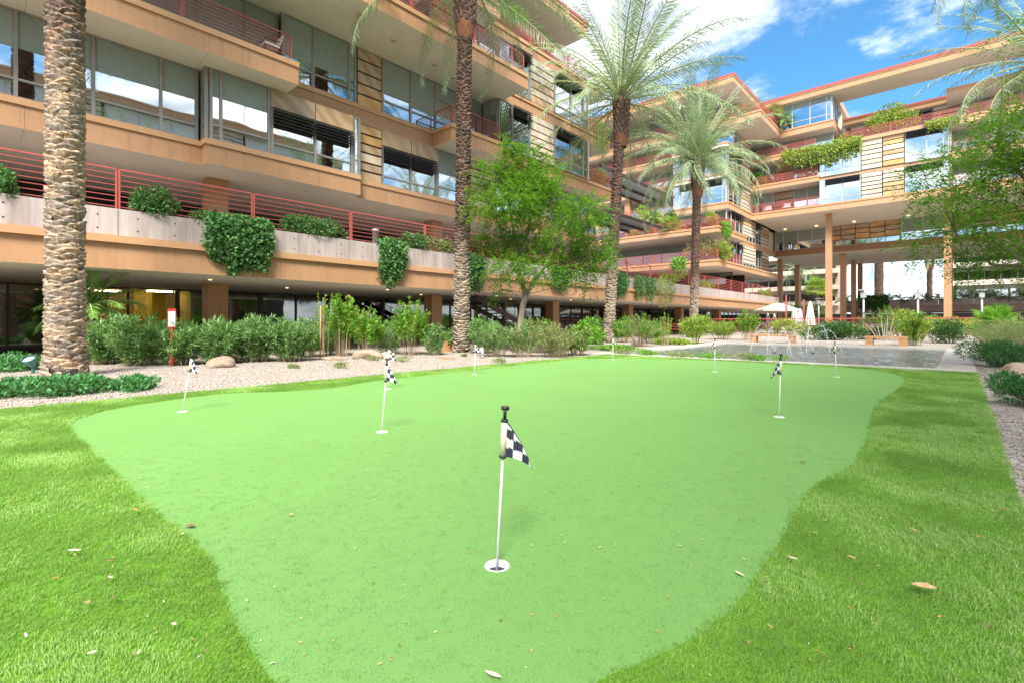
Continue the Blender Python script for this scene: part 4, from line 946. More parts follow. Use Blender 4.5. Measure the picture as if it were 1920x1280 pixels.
def boots(variants, w, h, d, mat, seed):
    out = []; q = np.random.default_rng(seed)
    for i in range(variants):
        m = MB(); vs, fs = boot_geo(w, h, d, q); m.add(vs, fs, mat); out.append(m.mesh('leaf_base'))
    return out
def palm(label, loc, zc, r, mat, nf, seed, sc=1.0, parts=0, ww=0.21, hh=0.115, rows_dz=0.095, group='tall date palms round the court', low=-30, droopbias=0, lean=(0, 0), trunk_top=None, crown=True, spin=0):
    q = np.random.default_rng(seed); x, y = loc
    root = empty('palm_tree', (x, y, 0), label, 'palm tree', group)
    def cx(z): k = z / zc; return x + lean[0] * k, y + lean[1] * k
    def rad(z): return r * (1 + 0.22 * math.exp(-z / 0.35)) * (1 - 0.12 * z / zc)
    m = MB(); zs = np.linspace(-0.05, zc, 26); m.tube([(*cx(z), z) for z in zs], [rad(max(z, 0)) - 0.015 for z in zs], BARKIN, 14); m.build('trunk', root)
    bm_ = boots(6, ww, hh, 0.085, mat, seed); per = max(7, round(2 * math.pi * r / (ww * 0.80))); z = 0.06; cand = []; row = 0
    while z < zc - 0.25:
        for k in range(per):
            a = 2 * math.pi * (k + 0.5 * (row % 2)) / per + q.normal() * 0.11; cand.append((z + q.normal() * 0.026, a))
        z += rows_dz; row += 1
    toc = math.atan2(-y, -x); big = MB(); cnt = 0
    for (z, a) in cand:
        c = cx(z); rr = rad(z) - 0.01; p = Vector((c[0] + rr * math.cos(a), c[1] + rr * math.sin(a), z)); vis = math.cos(a - toc) > -0.05; s = q.uniform(0.7, 1.28); tl = q.normal() * 0.17
        if cnt < parts and vis and z < 1.15 + 0.66 * math.hypot(x, y) * 0.9:
            o = link('leaf_base', bm_[q.integers(6)], root, p, (1.0, s, s), (tl, 0, a)); cnt += 1
        else:
            vs, fs = boot_geo(ww * s, hh * s, 0.085, q); M3 = Matrix.Translation(p) @ Matrix.Rotation(a, 4, 'Z') @ Matrix.Rotation(tl, 4, 'X'); big.add([M3 @ Vector(v) for v in vs], fs, mat)
    stuff(big.build('leaf_bases', root))
    # swollen crown of fresh stubs over rusty fibre
    t = cx(zc); cb = MB(); cb.lathe((t[0], t[1], zc - 2.0), [(r * 1.0, -0.5), (r * 1.28, -0.25), (r * 1.42, 0.1), (r * 1.4, 0.5), (r * 1.5, 1.2), (r * 1.5, 1.7), (r * 0.9, 2.2), (r * 0.3, 2.5)], FIBRE, 14); cb.build('fibre_crown', root)
    st = MB()
    for i in range(120):
        a = i * 2.39996; zz = zc - 1.85 + 2.1 * i / 120; rr = r * (1.42 + 0.22 * i / 120); vs, fs = boot_geo(0.2, 0.24, 0.11, q)
        M3 = Matrix.Translation((t[0] + rr * math.cos(a), t[1] + rr * math.sin(a), zz)) @ Matrix.Rotation(a, 4, 'Z') @ Matrix.Rotation(-0.3, 4, 'Y'); st.add([M3 @ Vector(v) for v in vs], fs, BARK1)
    stuff(st.build('crown_stubs', root))
    if crown:
        for i in range(nf):
            k = (i + 0.5) / nf; el = 84 - (84 - low) * k ** 0.95 + q.normal() * 5; az = i * 2.39996 + spin + q.normal() * 0.15
            v = 0 if el > 62 else (1 if el > 30 else (2 if el > 0 else 3))
            if q.uniform() < 0.25: v = min(3, v + 1)
            v = max(0, min(3, v + droopbias))
            link('frond', FR[v], root, (t[0] + 0.12 * math.cos(az), t[1] + 0.12 * math.sin(az), zc + 0.45 * sc * (el / 84)), (sc * q.uniform(0.85, 1.08),) * 3, (q.normal() * 0.35, -R(el), az))
    return root
palm('stout tan date palm at the left edge beside the small path light', (-14.1, 1.4), 15.0, 0.30, BARK1, 40, 101, 1.0, 300, 0.37, 0.17, 0.088)
palm('date palm with grey foot and dark upper trunk in front of the staircase', (-14.25, 12.8), 14.5, 0.27, BARK2, 46, 102, 1.1, 300, 0.27, 0.14, 0.10, low=-10, lean=(0.12, 0.1))
palm('tallest looking date palm in the centre with upright crown against white cloud', (-14.7, 24.3), 13.5, 0.28, BARK2, 54, 103, 1.36, 0, 0.3, 0.18, 0.13, low=-8, lean=(0.55, 0.5))
palm('date palm with full rounded crown in front of the glass corner bay', (-14.7, 36.3), 12.9, 0.29, BARK2, 84, 104, 1.22, 0, 0.3, 0.19, 0.15, low=-16, lean=(0.25, 0.2))
palm('date palm outside the right edge with pale fronds reaching into view', (2.9, 33.0), 12.9, 0.28, BARK2, 44, 105, 1.08, 0, 0.26, 0.2, 0.2, low=-25)
palm('date palm outside the upper right corner with only frond tips in view', (2.3, 20.2), 13.2, 0.28, BARK2, 40, 106, 0.95, 0, 0.26, 0.2, 0.2, low=-25, spin=0.6)
for k, (xx, yy, zz) in enumerate(((5.5, 2.5, 10.5), (6.5, 8.5, 12.0), (7.5, 15.5, 11.0), (7.0, -4.0, 11.5))):
    palm(('first', 'second', 'third', 'fourth')[k] + ' date palm of the row across the court mirrored in the near windows', (xx, yy), zz, 0.28, BARK2, 40, 120 + k, 1.0, 0, 0.3, 0.25, 0.25, low=-28)
palm('thick palm trunk standing in bright gap under the bridge', at(1648, 92), 15.5, 0.75, BARK2, 30, 107, 1.3, 0, 0.5, 0.4, 0.4)
palm('thin palm trunk behind the right bridge column', at(1743, 84), 12.5, 0.42, BARK2, 24, 109, 1.1, 0, 0.4, 0.4, 0.4)
palm('slim palm trunk left of the bridge columns, beside small fan palm', at(1497, 100), 12, 0.5, BARK2, 24, 110, 1.1, 0, 0.4, 0.4, 0.4)
def small_palm(label, x, y, z0, zc, r, n, sc, fr=FRY, el0=80, el1=-10):
    root = empty('young_palm', (x, y, z0), label, 'palm'); m = MB(); m.tube([(x, y, z0), (x + 0.03, y, (z0 + zc) / 2), (x, y, zc)], [r * 1.2, r, r], BARK, 8); m.build('stem', root); q = np.random.default_rng(int(abs(x * 91 + y * 7)))
    for i in range(n):
        el = el0 - (el0 - el1) * (i + 0.5) / n + q.normal() * 5; link('frond', fr[0 if el > 35 else 1], root, (x, y, zc), (sc * q.uniform(0.85, 1.1),) * 3, (q.normal() * 0.3, -R(el), i * 2.4))
    return root
small_palm('bright green young palm tucked behind the stout tan palm', *at(172, 14.5), 0, 1.55, 0.06, 18, 0.95)
def fan_mesh(mat, n=26, L=0.75):
    m = MB(); m.tube([(0, 0, 0), (0.35, 0, 0.02), (0.7, 0, 0)], [0.012, 0.01, 0.008], RACHIS, 4)
    for i in range(n):
        a = R(-140 + 280 * i / (n - 1)); d = Vector((math.cos(a), math.sin(a), 0)); s = Vector((-d.y, d.x, 0)) * 0.03; l = L * (0.75 + 0.25 * math.cos(a)); b = Vector((0.7, 0, 0))
        m.add([b, b + d * l * 0.6 + s + Vector((0, 0, -0.03)), b + d * l + Vector((0, 0, -0.16)), b + d * l * 0.6 - s + Vector((0, 0, -0.03))], [(0, 1, 2, 3)], mat)
    return m.mesh('frond')
FANG = fan_mesh(BRIGHT); FANY = fan_mesh(YELGRN); FAND = fan_mesh(DRYTAN)
def fan_palm(label, x, y, z0, zc, n, sc, me): return small_palm(label, x, y, z0, zc, 0.09 * sc, n, sc, [me, me], 80, -25)
fan_palm('light green fan palm behind the pale bushes at the right edge', *at(1868, 33), 0, 1.0, 34, 1.15, FANG)
fan_palm('far fan palm before the pale block left of the bridge columns', *at(1532, 100), 4.0, 7.6, 34, 2.1, FANY)

# ------------------------------------------------------------------ broadleaf trees
def tree(label, base, limbs, blobs, n, L, W, mat, r0, name='tree'):
    root = empty(name, base, label, 'tree', 'feathery trees by the lawn'); m = MB(); b0 = Vector(base)
    for pts, rs in limbs: m.tube([b0 + Vector(p) for p in pts], rs, BARK, 8)
    tops = [Vector(p[-1]) for p, _ in limbs]
    for bl in blobs:
        c = Vector(bl[:3]); t = min(tops, key=lambda q: (q - c).length); md = (t + c) / 2 + Vector((0, 0, 0.1)); m.tube([b0 + t, b0 + md, b0 + c], [0.022, 0.014, 0.006], BARK, 5)
    m.build('trunk', root)
    # leaves hang in short sprays from twig points in the clumps
    per = 22; ns = n // per; C0, u = blob_pts(blobs, ns, 0.25); P = []; D = []
    for c, uu in zip(C0, u):
        d = uu * 0.7 + unit(1)[0] * 0.7 + np.array([0, 0, -0.25]); d /= np.linalg.norm(d); s = np.linspace(0.02, 0.60, per); P.append(c + d * s[:, None] + np.array([0, 0, -0.35]) * (s ** 2)[:, None]); D.append(unit(per) * np.array([1, 1, 0.35]) * 0.8 + d * np.array([1, 1, 0.4]) * 0.5)
    P = np.concatenate(P); D = np.concatenate(D); k = len(P)
    stuff(link('crown', leaf_mesh('crown', P, D, L * rng.uniform(0.6, 1.3, k), W * rng.uniform(0.7, 1.2, k), mat, up=np.tile([0, 0, 1.3], (k, 1))), root, base)); return root
TB = at(968, 18.9)
def cl(cx, cy, cz, rx, rz): return (cx, cy, cz, rx, rx, rz)
def pxb(px, py, t, rp, rz=None, d=0.0):
    """clump centre seen at (px, py) at range t, size in photo pixels -> relative to TB"""
    x, y = at(px, t + d); return (x, y, CAMZ + (604 - py) / 926 * (t + d), rp / 926 * t, rp / 926 * t, (rz or rp) / 926 * t)
bl = []
for (px, py, rp, rz) in ((930, 330, 48, 30), (985, 300, 42, 30), (1022, 330, 40, 26), (905, 385, 30, 22), (960, 385, 55, 32), (1030, 390, 50, 30), (1095, 395, 42, 26), (925, 450, 40, 24), (990, 450, 50, 30),
                          (1060, 450, 50, 28), (1120, 460, 32, 22), (950, 500, 36, 18), (1010, 505, 40, 18), (1080, 500, 44, 20), (1000, 355, 45, 30), (955, 275, 22, 14), (1135, 485, 18, 14), (935, 545, 10, 10), (1100, 535, 14, 10)):
    p = pxb(px, py, 18.9, rp * 0.86, rz * 0.86, rng.uniform(-1.3, 1.3)); bl.append((p[0] - TB[0], p[1] - TB[1], p[2], p[3], p[4], p[5]))
def rel(px, py, d=0.0): x, y = at(px, 18.9 + d); return (x - TB[0], y - TB[1], CAMZ + (604 - py) / 926 * 18.9)
tree('feathery green tree with forked pale trunk standing in the planting bed', (*TB, 0), [
    ([(0, 0, -0.05), rel(975, 610), rel(980, 575), rel(986, 553)], [0.15, 0.12, 0.115, 0.12]),
    ([rel(986, 553), rel(972, 510), rel(968, 460, .3), rel(955, 380, .5)], [0.10, 0.085, 0.06, 0.03]),
    ([rel(986, 553), rel(1005, 525), rel(1030, 490, -.4), rel(1060, 420, -.6)], [0.085, 0.07, 0.055, 0.025]),
    ([rel(970, 480, .2), rel(990, 430, .8), rel(1000, 330, 1.0)], [0.055, 0.04, 0.02])], bl, 60000, 0.11, 0.042, MESQ, 0.12)
T2 = at(2040, 11.5); bl = []
for (px, py, rp, rz) in ((1780, 330, 55, 32), (1850, 290, 60, 35), (1910, 330, 60, 40), (1830, 380, 60, 30), (1760, 380, 36, 18), (1890, 420, 62, 32), (1790, 440, 50, 20), (1740, 455, 34, 14), (1860, 480, 48, 22), (1930, 480, 50, 30),
                          (1880, 235, 44, 28), (1930, 250, 50, 40), (1990, 300, 70, 50), (1990, 420, 70, 50), (1820, 250, 24, 14), (1720, 445, 18, 8), (1810, 490, 26, 14), (2070, 330, 80, 60), (2060, 460, 70, 50), (1900, 170, 26, 20), (1890, 60, 16, 20)):
    p = pxb(px, py, 11.5, rp, rz, rng.uniform(-1.2, 1.2)); bl.append((p[0] - T2[0], p[1] - T2[1], p[2], p[3], p[4], p[5]))
def rel2(px, py, d=0.0): x, y = at(px, 11.5 + d); return (x - T2[0], y - T2[1], CAMZ + (604 - py) / 926 * 11.5)
tree('wide feathery tree reaching in from the right edge over the pool path', (*T2, 0), [
    ([(0, 0, -0.05), rel2(2035, 640), rel2(2025, 560)], [0.17, 0.15, 0.13]), ([rel2(2025, 560), rel2(1960, 510), rel2(1900, 480), rel2(1850, 440, .3)], [0.09, 0.06, 0.045, 0.02]),
    ([rel2(2025, 560), rel2(2000, 430), rel2(1930, 340), rel2(1870, 290)], [0.10, 0.08, 0.05, 0.025]), ([rel2(1930, 500), rel2(1860, 500, -.3), rel2(1790, 440, -.4)], [0.045, 0.03, 0.015])], bl, 50000, 0.085, 0.032, MESQ, 0.15)

# ------------------------------------------------------------------ shrubs on the ground
G1 = 'narrow leaved shrubs in the gravel bed'
def sh(px, t): x, y = at(px, t); return (x, y, 0)
OL = [(195, 13.6, .85, 1.3, 'left end shrub of the narrow leaved row, right behind the stout tan palm'), (265, 13.2, .8, 1.35, 'narrow leaved shrub below the middle of the yellow lit room'),
      (335, 13.4, .8, 1.2, 'narrow leaved shrub right behind the red and white sign post'), (405, 13.6, .65, 1.2, 'narrow leaved shrub just behind the round tan boulder')]
for px, t, r, h, lb in OL: stem_shrub('leafy_shrub', lb, 'shrub', sh(px, t), r, r * 0.9, h, 120, 42, 0.2, 0.03, OLEAF, 0.06, 0.75, G1)
for px, t, r, h, lb in [(480, 14.4, .75, 1.38, 'narrow leaved shrub between the tan boulder and wooden stake'), (545, 14.6, .85, 1.3, 'silvery narrow leaved shrub just left of the wooden stake')]:
    stem_shrub('leafy_shrub', lb, 'shrub', sh(px, t), r, r * 0.9, h, 110, 40, 0.2, 0.032, OLEAF, 0.06, 0.75, G1)
for px, t, r, h, n, lb in [(640, 16.8, .55, 2.2, 60, 'tall bright green sapling cluster at the wooden stake'), (690, 16.6, .6, 1.65, 70, 'bright green sapling behind the flat grey brown boulder'),
                       (770, 17.4, .75, 1.95, 80, 'bright green bush left of the ochre column by the stairs')]:
    stem_shrub('bright_bush', lb, 'shrub', sh(px, t), r, r, h, n, 48, 0.13, 0.05, BRIGHT, 0.3, 0.7, 'bright green saplings', mix=(YELGRN, 0.2))
stem_shrub('leafy_shrub', 'thin yellow green sapling tied to the wooden stake', 'sapling', sh(606, 15.8), .28, .28, 2.35, 14, 26, 0.09, 0.035, YELGRN, 0.55, 0.6)
for px, t, r, h, lb in [(625, 17.6, .7, 1.1, 'low dark green shrub behind the tall sapling cluster'), (730, 17.9, .8, 1.25, 'dark green shrub between two bright saplings'), (815, 17.4, .5, 1.1, 'narrow dark green shrub beside the ochre box at the column foot')]:
    stem_shrub('leafy_shrub', lb, 'shrub', sh(px, t), r, r, h, 70, 36, 0.13, 0.028, OLEAF, 0.06, 0.75, G1)
stem_shrub('leafy_shrub', 'green shrub at the right foot of the grey footed palm', 'shrub', sh(930, 16.6), .7, .7, 1.15, 90, 40, 0.12, 0.024, OLEAF, 0.2, 0.8, G1, mix=(PALEOL, 0.35))
stem_shrub('leafy_shrub', 'mixed green shrub in front of the forked tree trunk', 'shrub', sh(980, 16.4), .75, .7, 1.2, 100, 40, 0.12, 0.022, PALEOL, 0.15, 0.8, G1, mix=(OLEAF, 0.4))
stem_shrub('leafy_shrub', 'yellowing dry shrub nearest the green edge, right of the forked tree', 'shrub', sh(1040, 16.4), .85, .75, 1.1, 120, 40, 0.11, 0.02, PALEOL, 0.05, 0.8, G1, mix=(DRYTAN, 0.2))
mound('round_bush', 'bright leafy bush left of the central palm foot', 'bush', sh(1098, 26), .95, .8, 1.35, 2600, 0.13, 0.09, BRIGHT, 'round bushes by the pool')
stem_shrub('leafy_shrub', 'sparse twiggy green shrub right of the central palm foot', 'shrub', sh(1200, 23.5), 1.15, 1.0, 1.55, 100, 36, 0.12, 0.03, PALEOL, 0.35, 0.9, None, mix=(BRIGHT, 0.3), stemr=0.014)
stem_shrub('leafy_shrub', 'slender yellow green shrub between two twiggy bushes', 'shrub', sh(1248, 24.5), .4, .4, 1.7, 36, 40, 0.08, 0.018, YELGRN, 0.2, 0.6)
mound('round_bush', 'open bush on dark stems by the left pool corner', 'bush', sh(1305, 27), 1.15, 1.0, 1.35, 2600, 0.14, 0.06, YELGRN, 'round bushes by the pool', 12, 0.3)
mound('round_bush', 'low bright ground bush at the left pool corner', 'bush', sh(1262, 25.5), 1.2, .6, .3, 1500, 0.12, 0.07, YELGRN, 'round bushes by the pool', stems=False)
stem_shrub('flowering_shrub', 'tall yellow green flowering shrub at the left end of the bench', 'shrub', sh(1402, 32), .8, .7, 2.0, 60, 40, 0.14, 0.06, YELGRN, 0.25, 0.7, mix=(BRIGHT, 0.3))
mound('round_bush', 'low grey green bush behind the left fence corner', 'bush', sh(1350, 44), 1.6, 1.0, 1.3, 1500, 0.16, 0.06, PALEOL)
mound('hedge', 'rounded dark green hedge behind the fountain between the benches', 'hedge', sh(1560, 31.5), 1.75, .8, 1.35, 5200, 0.12, 0.08, DARKLEAF, None, 22)
mound('round_bush', 'small dark bush under the pale trunked shrub', 'bush', sh(1632, 33), .8, .6, .85, 1200, 0.12, 0.08, DARKLEAF)
root = stem_shrub('leafy_shrub', 'airy green shrub on pale bent trunks behind the right bench', 'shrub', sh(1660, 32), 1.9, 1.0, 2.2, 26, 90, 0.13, 0.04, PALEOL, 0.62, 0.95, None, stemmat=M('pale_bark', (0.5, 0.45, 0.38), (0.62, 0.56, 0.48), 8, 0.8), mix=(BRIGHT, 0.4), stemr=0.035)
stem_shrub('bright_bush', 'bright lime bush at the right end of the far bench', 'bush', sh(1712, 24.5), .75, .7, 1.75, 90, 44, 0.11, 0.06, BRIGHT, 0.1, 0.75, mix=(YELGRN, 0.5))
mound('round_bush', 'yellow green bush behind the bright lime bush', 'bush', sh(1690, 38), 1.8, 1.0, 2.3, 2200, 0.16, 0.08, YELGRN)
mound('hedge', 'dark green clipped hedge at the pool end, right of the lime bush', 'hedge', sh(1782, 27), .95, .9, 1.3, 3600, 0.09, 0.06, DARKLEAF, None, 16)
x, y = at(1868, 20.5)
stem_shrub('leafy_shrub', 'pale fine leaved bush along the right side above the juniper', 'bush', (x + .3, y + .8, 0), 1.5, 2.8, 1.25, 220, 46, 0.11, 0.016, PALEOL, 0.05, 0.8, mix=(OLEAF, 0.2))
mound('round_bush', 'green bush behind the pale fine leaved bush', 'bush', sh(1890, 30), 1.8, 1.2, 1.75, 2400, 0.12, 0.06, PALEOL)
mound('low_shrub', 'feathery dark green low shrub next to the right hand boulder', 'shrub', sh(1868, 12.9), .9, .85, .8, 7500, 0.08, 0.02, GCOVER, 'low shrubs in the right gravel strip')
mound('low_shrub', 'nearest low green shrub cut by the right edge', 'shrub', sh(1940, 6.7), .46, .5, .5, 5200, 0.055, 0.02, GCOVER, 'low shrubs in the right gravel strip')
for px, t, r, h, lb, mt in [(905, 18.3, .7, 1.35, 'green shrub behind the small flag, between palm and forked tree', OLEAF), (1010, 18.5, .8, 1.3, 'green shrub right behind the forked tree trunk', PALEOL), (1080, 17.2, .6, 1.0, 'low green shrub at the right end of the dry yellowing shrub', PALEOL), (1125, 30, 1.0, 1.5, 'green shrub just left of the central palm foot, under the terrace', OLEAF),
                        (1165, 28, .9, 1.5, 'dark leafed shrub immediately right of the central palm', BRIGHT), (1225, 27, 1.0, 1.2, 'low shrub between the twiggy shrub and the slender yellow one', BRIGHT), (1355, 33, 1.3, 1.3, 'spreading shrub between the open bush and flowering shrub', YELGRN), (450, 15.2, .6, 1.15, 'shrub filling the gap behind the tan boulder', OLEAF), (580, 16.4, .7, 1.2, 'leafy shrub just behind the wooden stake', OLEAF), (860, 19.5, .6, 1.0, 'small shrub behind the grey footed palm trunk', OLEAF)]:
    stem_shrub('leafy_shrub', lb, 'shrub', sh(px, t), r, r, h, 85, 40, 0.15, 0.034, mt, 0.15, 0.8, 'filler shrubs in the planting beds', mix=(BRIGHT, 0.25))
for px, t, rx, h, lb in [(1480, 45, 2.6, 1.5, 'green bush behind the left bench under the parasols'), (1585, 47, 2.4, 1.2, 'low bush behind the red fence by the first column'), (1750, 46, 2.6, 2.2, 'green bush before the right bridge column'), (1820, 48, 2.8, 2.0, 'green bush behind the right end of the fence')]:
    mound('round_bush', lb, 'bush', sh(px, t), rx, rx * .5, h, 1800, 0.18, 0.09, BRIGHT if px % 20 else YELGRN, 'bushes along the red fence')
# ground cover on the left
G2 = 'ground cover patches'
for px, py, rx, ry, h, n, lb in [(30, 742, .95, 1.1, .26, 3400, 'dark green ground cover patch at the left edge of the picture'), (150, 732, .9, .6, .24, 2400, 'ground cover patch at the foot of the stout tan palm'),
                              (245, 728, .75, .4, .2, 1700, 'ground cover tongue reaching right toward the leaning flag'), (20, 694, .9, .6, .42, 2200, 'taller ground cover clump behind the green spot lamp'), (95, 690, .6, .5, .36, 1200, 'small leafy clump between green spot lamp and palm')]:
    x, y = gp(px, py); mound('ground_cover', lb, 'ground cover', (x, y, 0), rx, ry, h, n, 0.075, 0.05, GCOVER, G2, 20, stems=False)
for px, py, r, lb in [(640, 690, .28, 'weedy tuft in gravel left of the two leaning flags'), (700, 676, .3, 'yellow green weed right in front of the flat boulder'), (550, 690, .16, 'tiny weed seedling in open gravel'), (755, 678, .35, 'straw coloured weed behind the pair of flags'), (870, 668, .12, 'tiny green weed near the terracotta tile'), (935, 680, .25, 'low yellow tuft right of the grey footed palm')]:
    x, y = gp(px, py); mound('weed', lb, 'weed', (x, y, 0), r, r * 0.7, r * 0.6, 260, 0.06, 0.025, PALEOL, 'weeds in the gravel', 8, stems=False)
for i, px in enumerate((1165, 1215, 1270, 1330, 1390, 1440)):
    x, y = at(px, 17.3 - i * 0.45); y = 15.68; x = xp(px, y); mound('edging_plant', 'green edging plant along the near pool rim, number %s from the left end' % ('one', 'two', 'three', 'four', 'five', 'six')[i], 'plant', (x, y, 0.03), .55, .24, .2, 500, 0.06, 0.035, BRIGHT if i % 2 else PALEOL, 'edging plants on the pool rim', 10, stems=False)
mound('ground_cover', 'bright ground cover before the central palm behind the small flag', 'ground cover', (*gp(1150, 657), 0), 1.3, .5, .25, 1700, 0.08, 0.05, BRIGHT, G2, 16, stems=False)

# ------------------------------------------------------------------ vines and balcony plants
G3 = 'vines hanging over the terrace parapet'
for a, b, zt_, zb, n, lb, mt in [(388, 506, 4.55, 2.66, 5200, 'widest dark green vine curtain hanging over the parapet near the terrace column', IVY), (710, 756, 4.5, 2.6, 2600, 'narrow vine column left of the grey footed palm', IVY), (876, 904, 4.4, 2.5, 1300, 'thin vine just right of the grey footed palm trunk', IVY),
                            (1034, 1062, 4.4, 2.7, 1100, 'vine hanging behind the feathery tree crown', IVY), (1150, 1173, 4.5, 2.65, 1500, 'vine hanging just right of the central palm trunk', IVY), (1188, 1205, 4.5, 2.6, 700, 'slender vine strand second from the central palm', IVY), (1208, 1226, 4.5, 2.6, 800, 'slender vine strand third from the central palm', IVY), (1228, 1262, 4.5, 2.2, 900, 'loose light green vine fringe left of the fourth palm', PALEOL)]:
    drape('trailing_vine', lb, -17.46, yp(a, 17.4), yp(b, 17.4), zt_, zb, n, 0.13, mt, 0.42, group=G3)
G4 = 'shrubs in the terrace planter'
for a, b, h, n, lb, mt in [(228, 340, 1.0, 2600, 'glossy planter shrub behind the rail, right of the stout palm', IVY), (508, 640, 1.0, 2800, 'wide planter shrub behind the rail, middle of terrace', IVY), (735, 796, .9, 1600, 'planter shrub behind the rail above the narrow vine', IVY), (800, 850, .85, 1200, 'lighter planter shrub just left of the grey footed palm', PALEOL), (-30, 24, .9, 1600, 'planter shrub behind the rail at the left picture edge', IVY),
                        (345, 392, .5, 700, 'low planter shrub beside the widest vine curtain', IVY), (1222, 1258, 1.0, 1200, 'yellow green planter shrub behind the fringe vine', YELGRN), (1296, 1330, .9, 900, 'yellow planter shrub behind the rail near the fourth palm', YELGRN), (1412, 1442, 1.2, 1400, 'pale green shrub at the far end of the terrace', BRIGHT)]:
    y0, y1 = yp(a, 18.15), yp(b, 18.15); mound('planter_shrub', lb, 'shrub', (-17.72, (y0 + y1) / 2, 4.2), .42, (y1 - y0) / 2 * 1.05, h, n, 0.12, 0.06, mt, G4, 16, stems=True)
drape('trailing_vine', 'yellow green vine curtain hanging from far right wing balcony', 63.9, xp(1468, 64), xp(1617, 64), 21.0, 18.5, 3400, 0.20, YELGRN, 0.6, face='-y')
mound('balcony_bush', 'large yellow bush on the far right wing roof terrace', 'bush', (xp(1672, 65.2), 65.2, 20.7), 2.2, .9, 3.4, 2600, 0.24, 0.12, YELGRN)
mound('balcony_bush', 'red flowering bush in the corner balcony of the far right wing', 'bush', (xp(1418, 64.6), 64.8, 17.4), 1.2, .7, 2.3, 1700, 0.2, 0.1, BRIGHT, flowers=(REDFL, 90, 0.16))
mound('balcony_bush', 'small red flowered bush above the yellow vine curtain', 'bush', (xp(1585, 64.6), 64.6, 20.7), .9, .5, 1.1, 700, 0.18, 0.09, YELGRN, flowers=(REDFL, 110, 0.14))
drape('trailing_vine', 'sparse yellow vine right of the louvred roof terrace', 63.9, xp(1735, 64), xp(1800, 64), 21.0, 19.8, 700, 0.18, YELGRN, 0.4, face='-y')
YB = 51.4
mound('balcony_tree', 'yellow green tree in planter on middle wing upper terrace', 'bush', (xp(1212, YB), YB, 10.9), 1.9, 1.0, 3.6, 2400, 0.22, 0.12, YELGRN)
mound('balcony_tree', 'round dark green tree beside the glass bay on upper terrace', 'bush', (xp(1257, 52.5), 52.5, 11.2), 1.05, .9, 2.7, 1500, 0.2, 0.12, DARKLEAF)
fan_palm('yellow fan palm on upper terrace of the middle wing, right of yellow tree', xp(1258, YB), YB, 10.8, 11.4, 30, 1.15, FANY)
small_palm('slim stemmed young palm on upper terrace, front of yellow tree', xp(1222, 51.0), 51.0, 10.8, 12.6, .1, 16, 1.0)
mound('balcony_bush', 'yellow bush left on upper terrace behind red rail', 'bush', (xp(1190, YB), YB, 10.8), 1.3, .6, 1.2, 900, 0.16, 0.09, YELGRN)
mound('balcony_bush', 'light yellow bush at right corner of upper terrace', 'bush', (xp(1335, YB), YB, 10.8), .9, .7, 1.9, 1100, 0.18, 0.1, YELGRN)
drape('trailing_vine', 'light green vine trailing over upper terrace corner', -17.75, 51.0, 53.0, 11.3, 9.4, 900, 0.18, BRIGHT, 0.4)
mound('balcony_bush', 'large straw and green bush at lower terrace corner of middle wing', 'bush', (xp(1322, YB), YB, 7.4), 2.6, 1.0, 2.5, 2600, 0.22, 0.08, DRYTAN, None, 18)
mound('balcony_bush', 'yellow green half of the bush by the lower terrace rail', 'bush', (xp(1358, YB), YB, 7.4), 1.1, .9, 2.1, 1300, 0.2, 0.1, YELGRN)
drape('trailing_vine', 'light green vine spilling under the straw coloured bush', 50.3, xp(1262, 50.4), xp(1288, 50.4), 7.9, 5.4, 900, 0.2, BRIGHT, 0.5, face='-y')
fan_palm('brownish fan palm on top balcony corner of far right wing', xp(1448, 63), 63, 23.6, 25.2, 30, 1.1, FAND)
small_palm('blue green small palm behind the top balcony rail', xp(1472, 63.2), 63.2, 23.6, 24.4, .1, 16, 0.9)
drape('trailing_vine', 'green vine over the upper balcony edge behind the palm crown', -17.6, yp(800, 17.6), yp(850, 17.6), 18.1, 16.6, 1600, 0.14, BRIGHT, 0.4)
mound('balcony_bush', 'green bush on upper balcony rail at top of the near wing', 'bush', (-18.0, yp(945, 18.4), 17.5), .4, 1.6, .9, 900, 0.14, 0.06, BRIGHT)
mound('balcony_bush', 'yellow bush on the end balcony of near wing beside the central palm', 'bush', (-19.6, 31.0, 10.9), .7, 1.0, 1.5, 900, 0.14, 0.08, YELGRN)
drape('trailing_vine', 'sparse vine on the end balcony of near wing', -18.8, 29.0, 31.0, 15.4, 12.6, 700, 0.12, BRIGHT, 0.3)
# spiky plants on the planter wall
SP = frond_mesh('leaf', 1.6, R(70), 22, 0.3, 0.05, DARKLEAF, 77, 0.1)
for i in range(17):
    x = -13.0 + i * 1.35; y = 90.1
    if x > 9: break
    root = empty('cycad', (x, y, 4.3), 'dark spiky cycad on the concrete planter wall under the bridge', 'cycad', 'cycads on the planter wall')
    for k in range(14): link('frond', SP, root, (x, y, 4.4), (random.uniform(0.8, 1.15),) * 3, (0, -R(random.uniform(-10, 70)), k * 2.4))
drape('trailing_vine', 'dark vine mass hanging over the planter wall behind the columns', 89.9, xp(1612, 90), xp(1665, 90), 5.0, 2.9, 1400, 0.3, DARKLEAF, 0.6, face='-y')
mound('hedge', 'trellised green hedge behind the cream parasol', 'hedge', (*at(1500, 70), 0), 5.0, 1.5, 4.0, 4200, 0.25, 0.14, BRIGHT, None, 26)

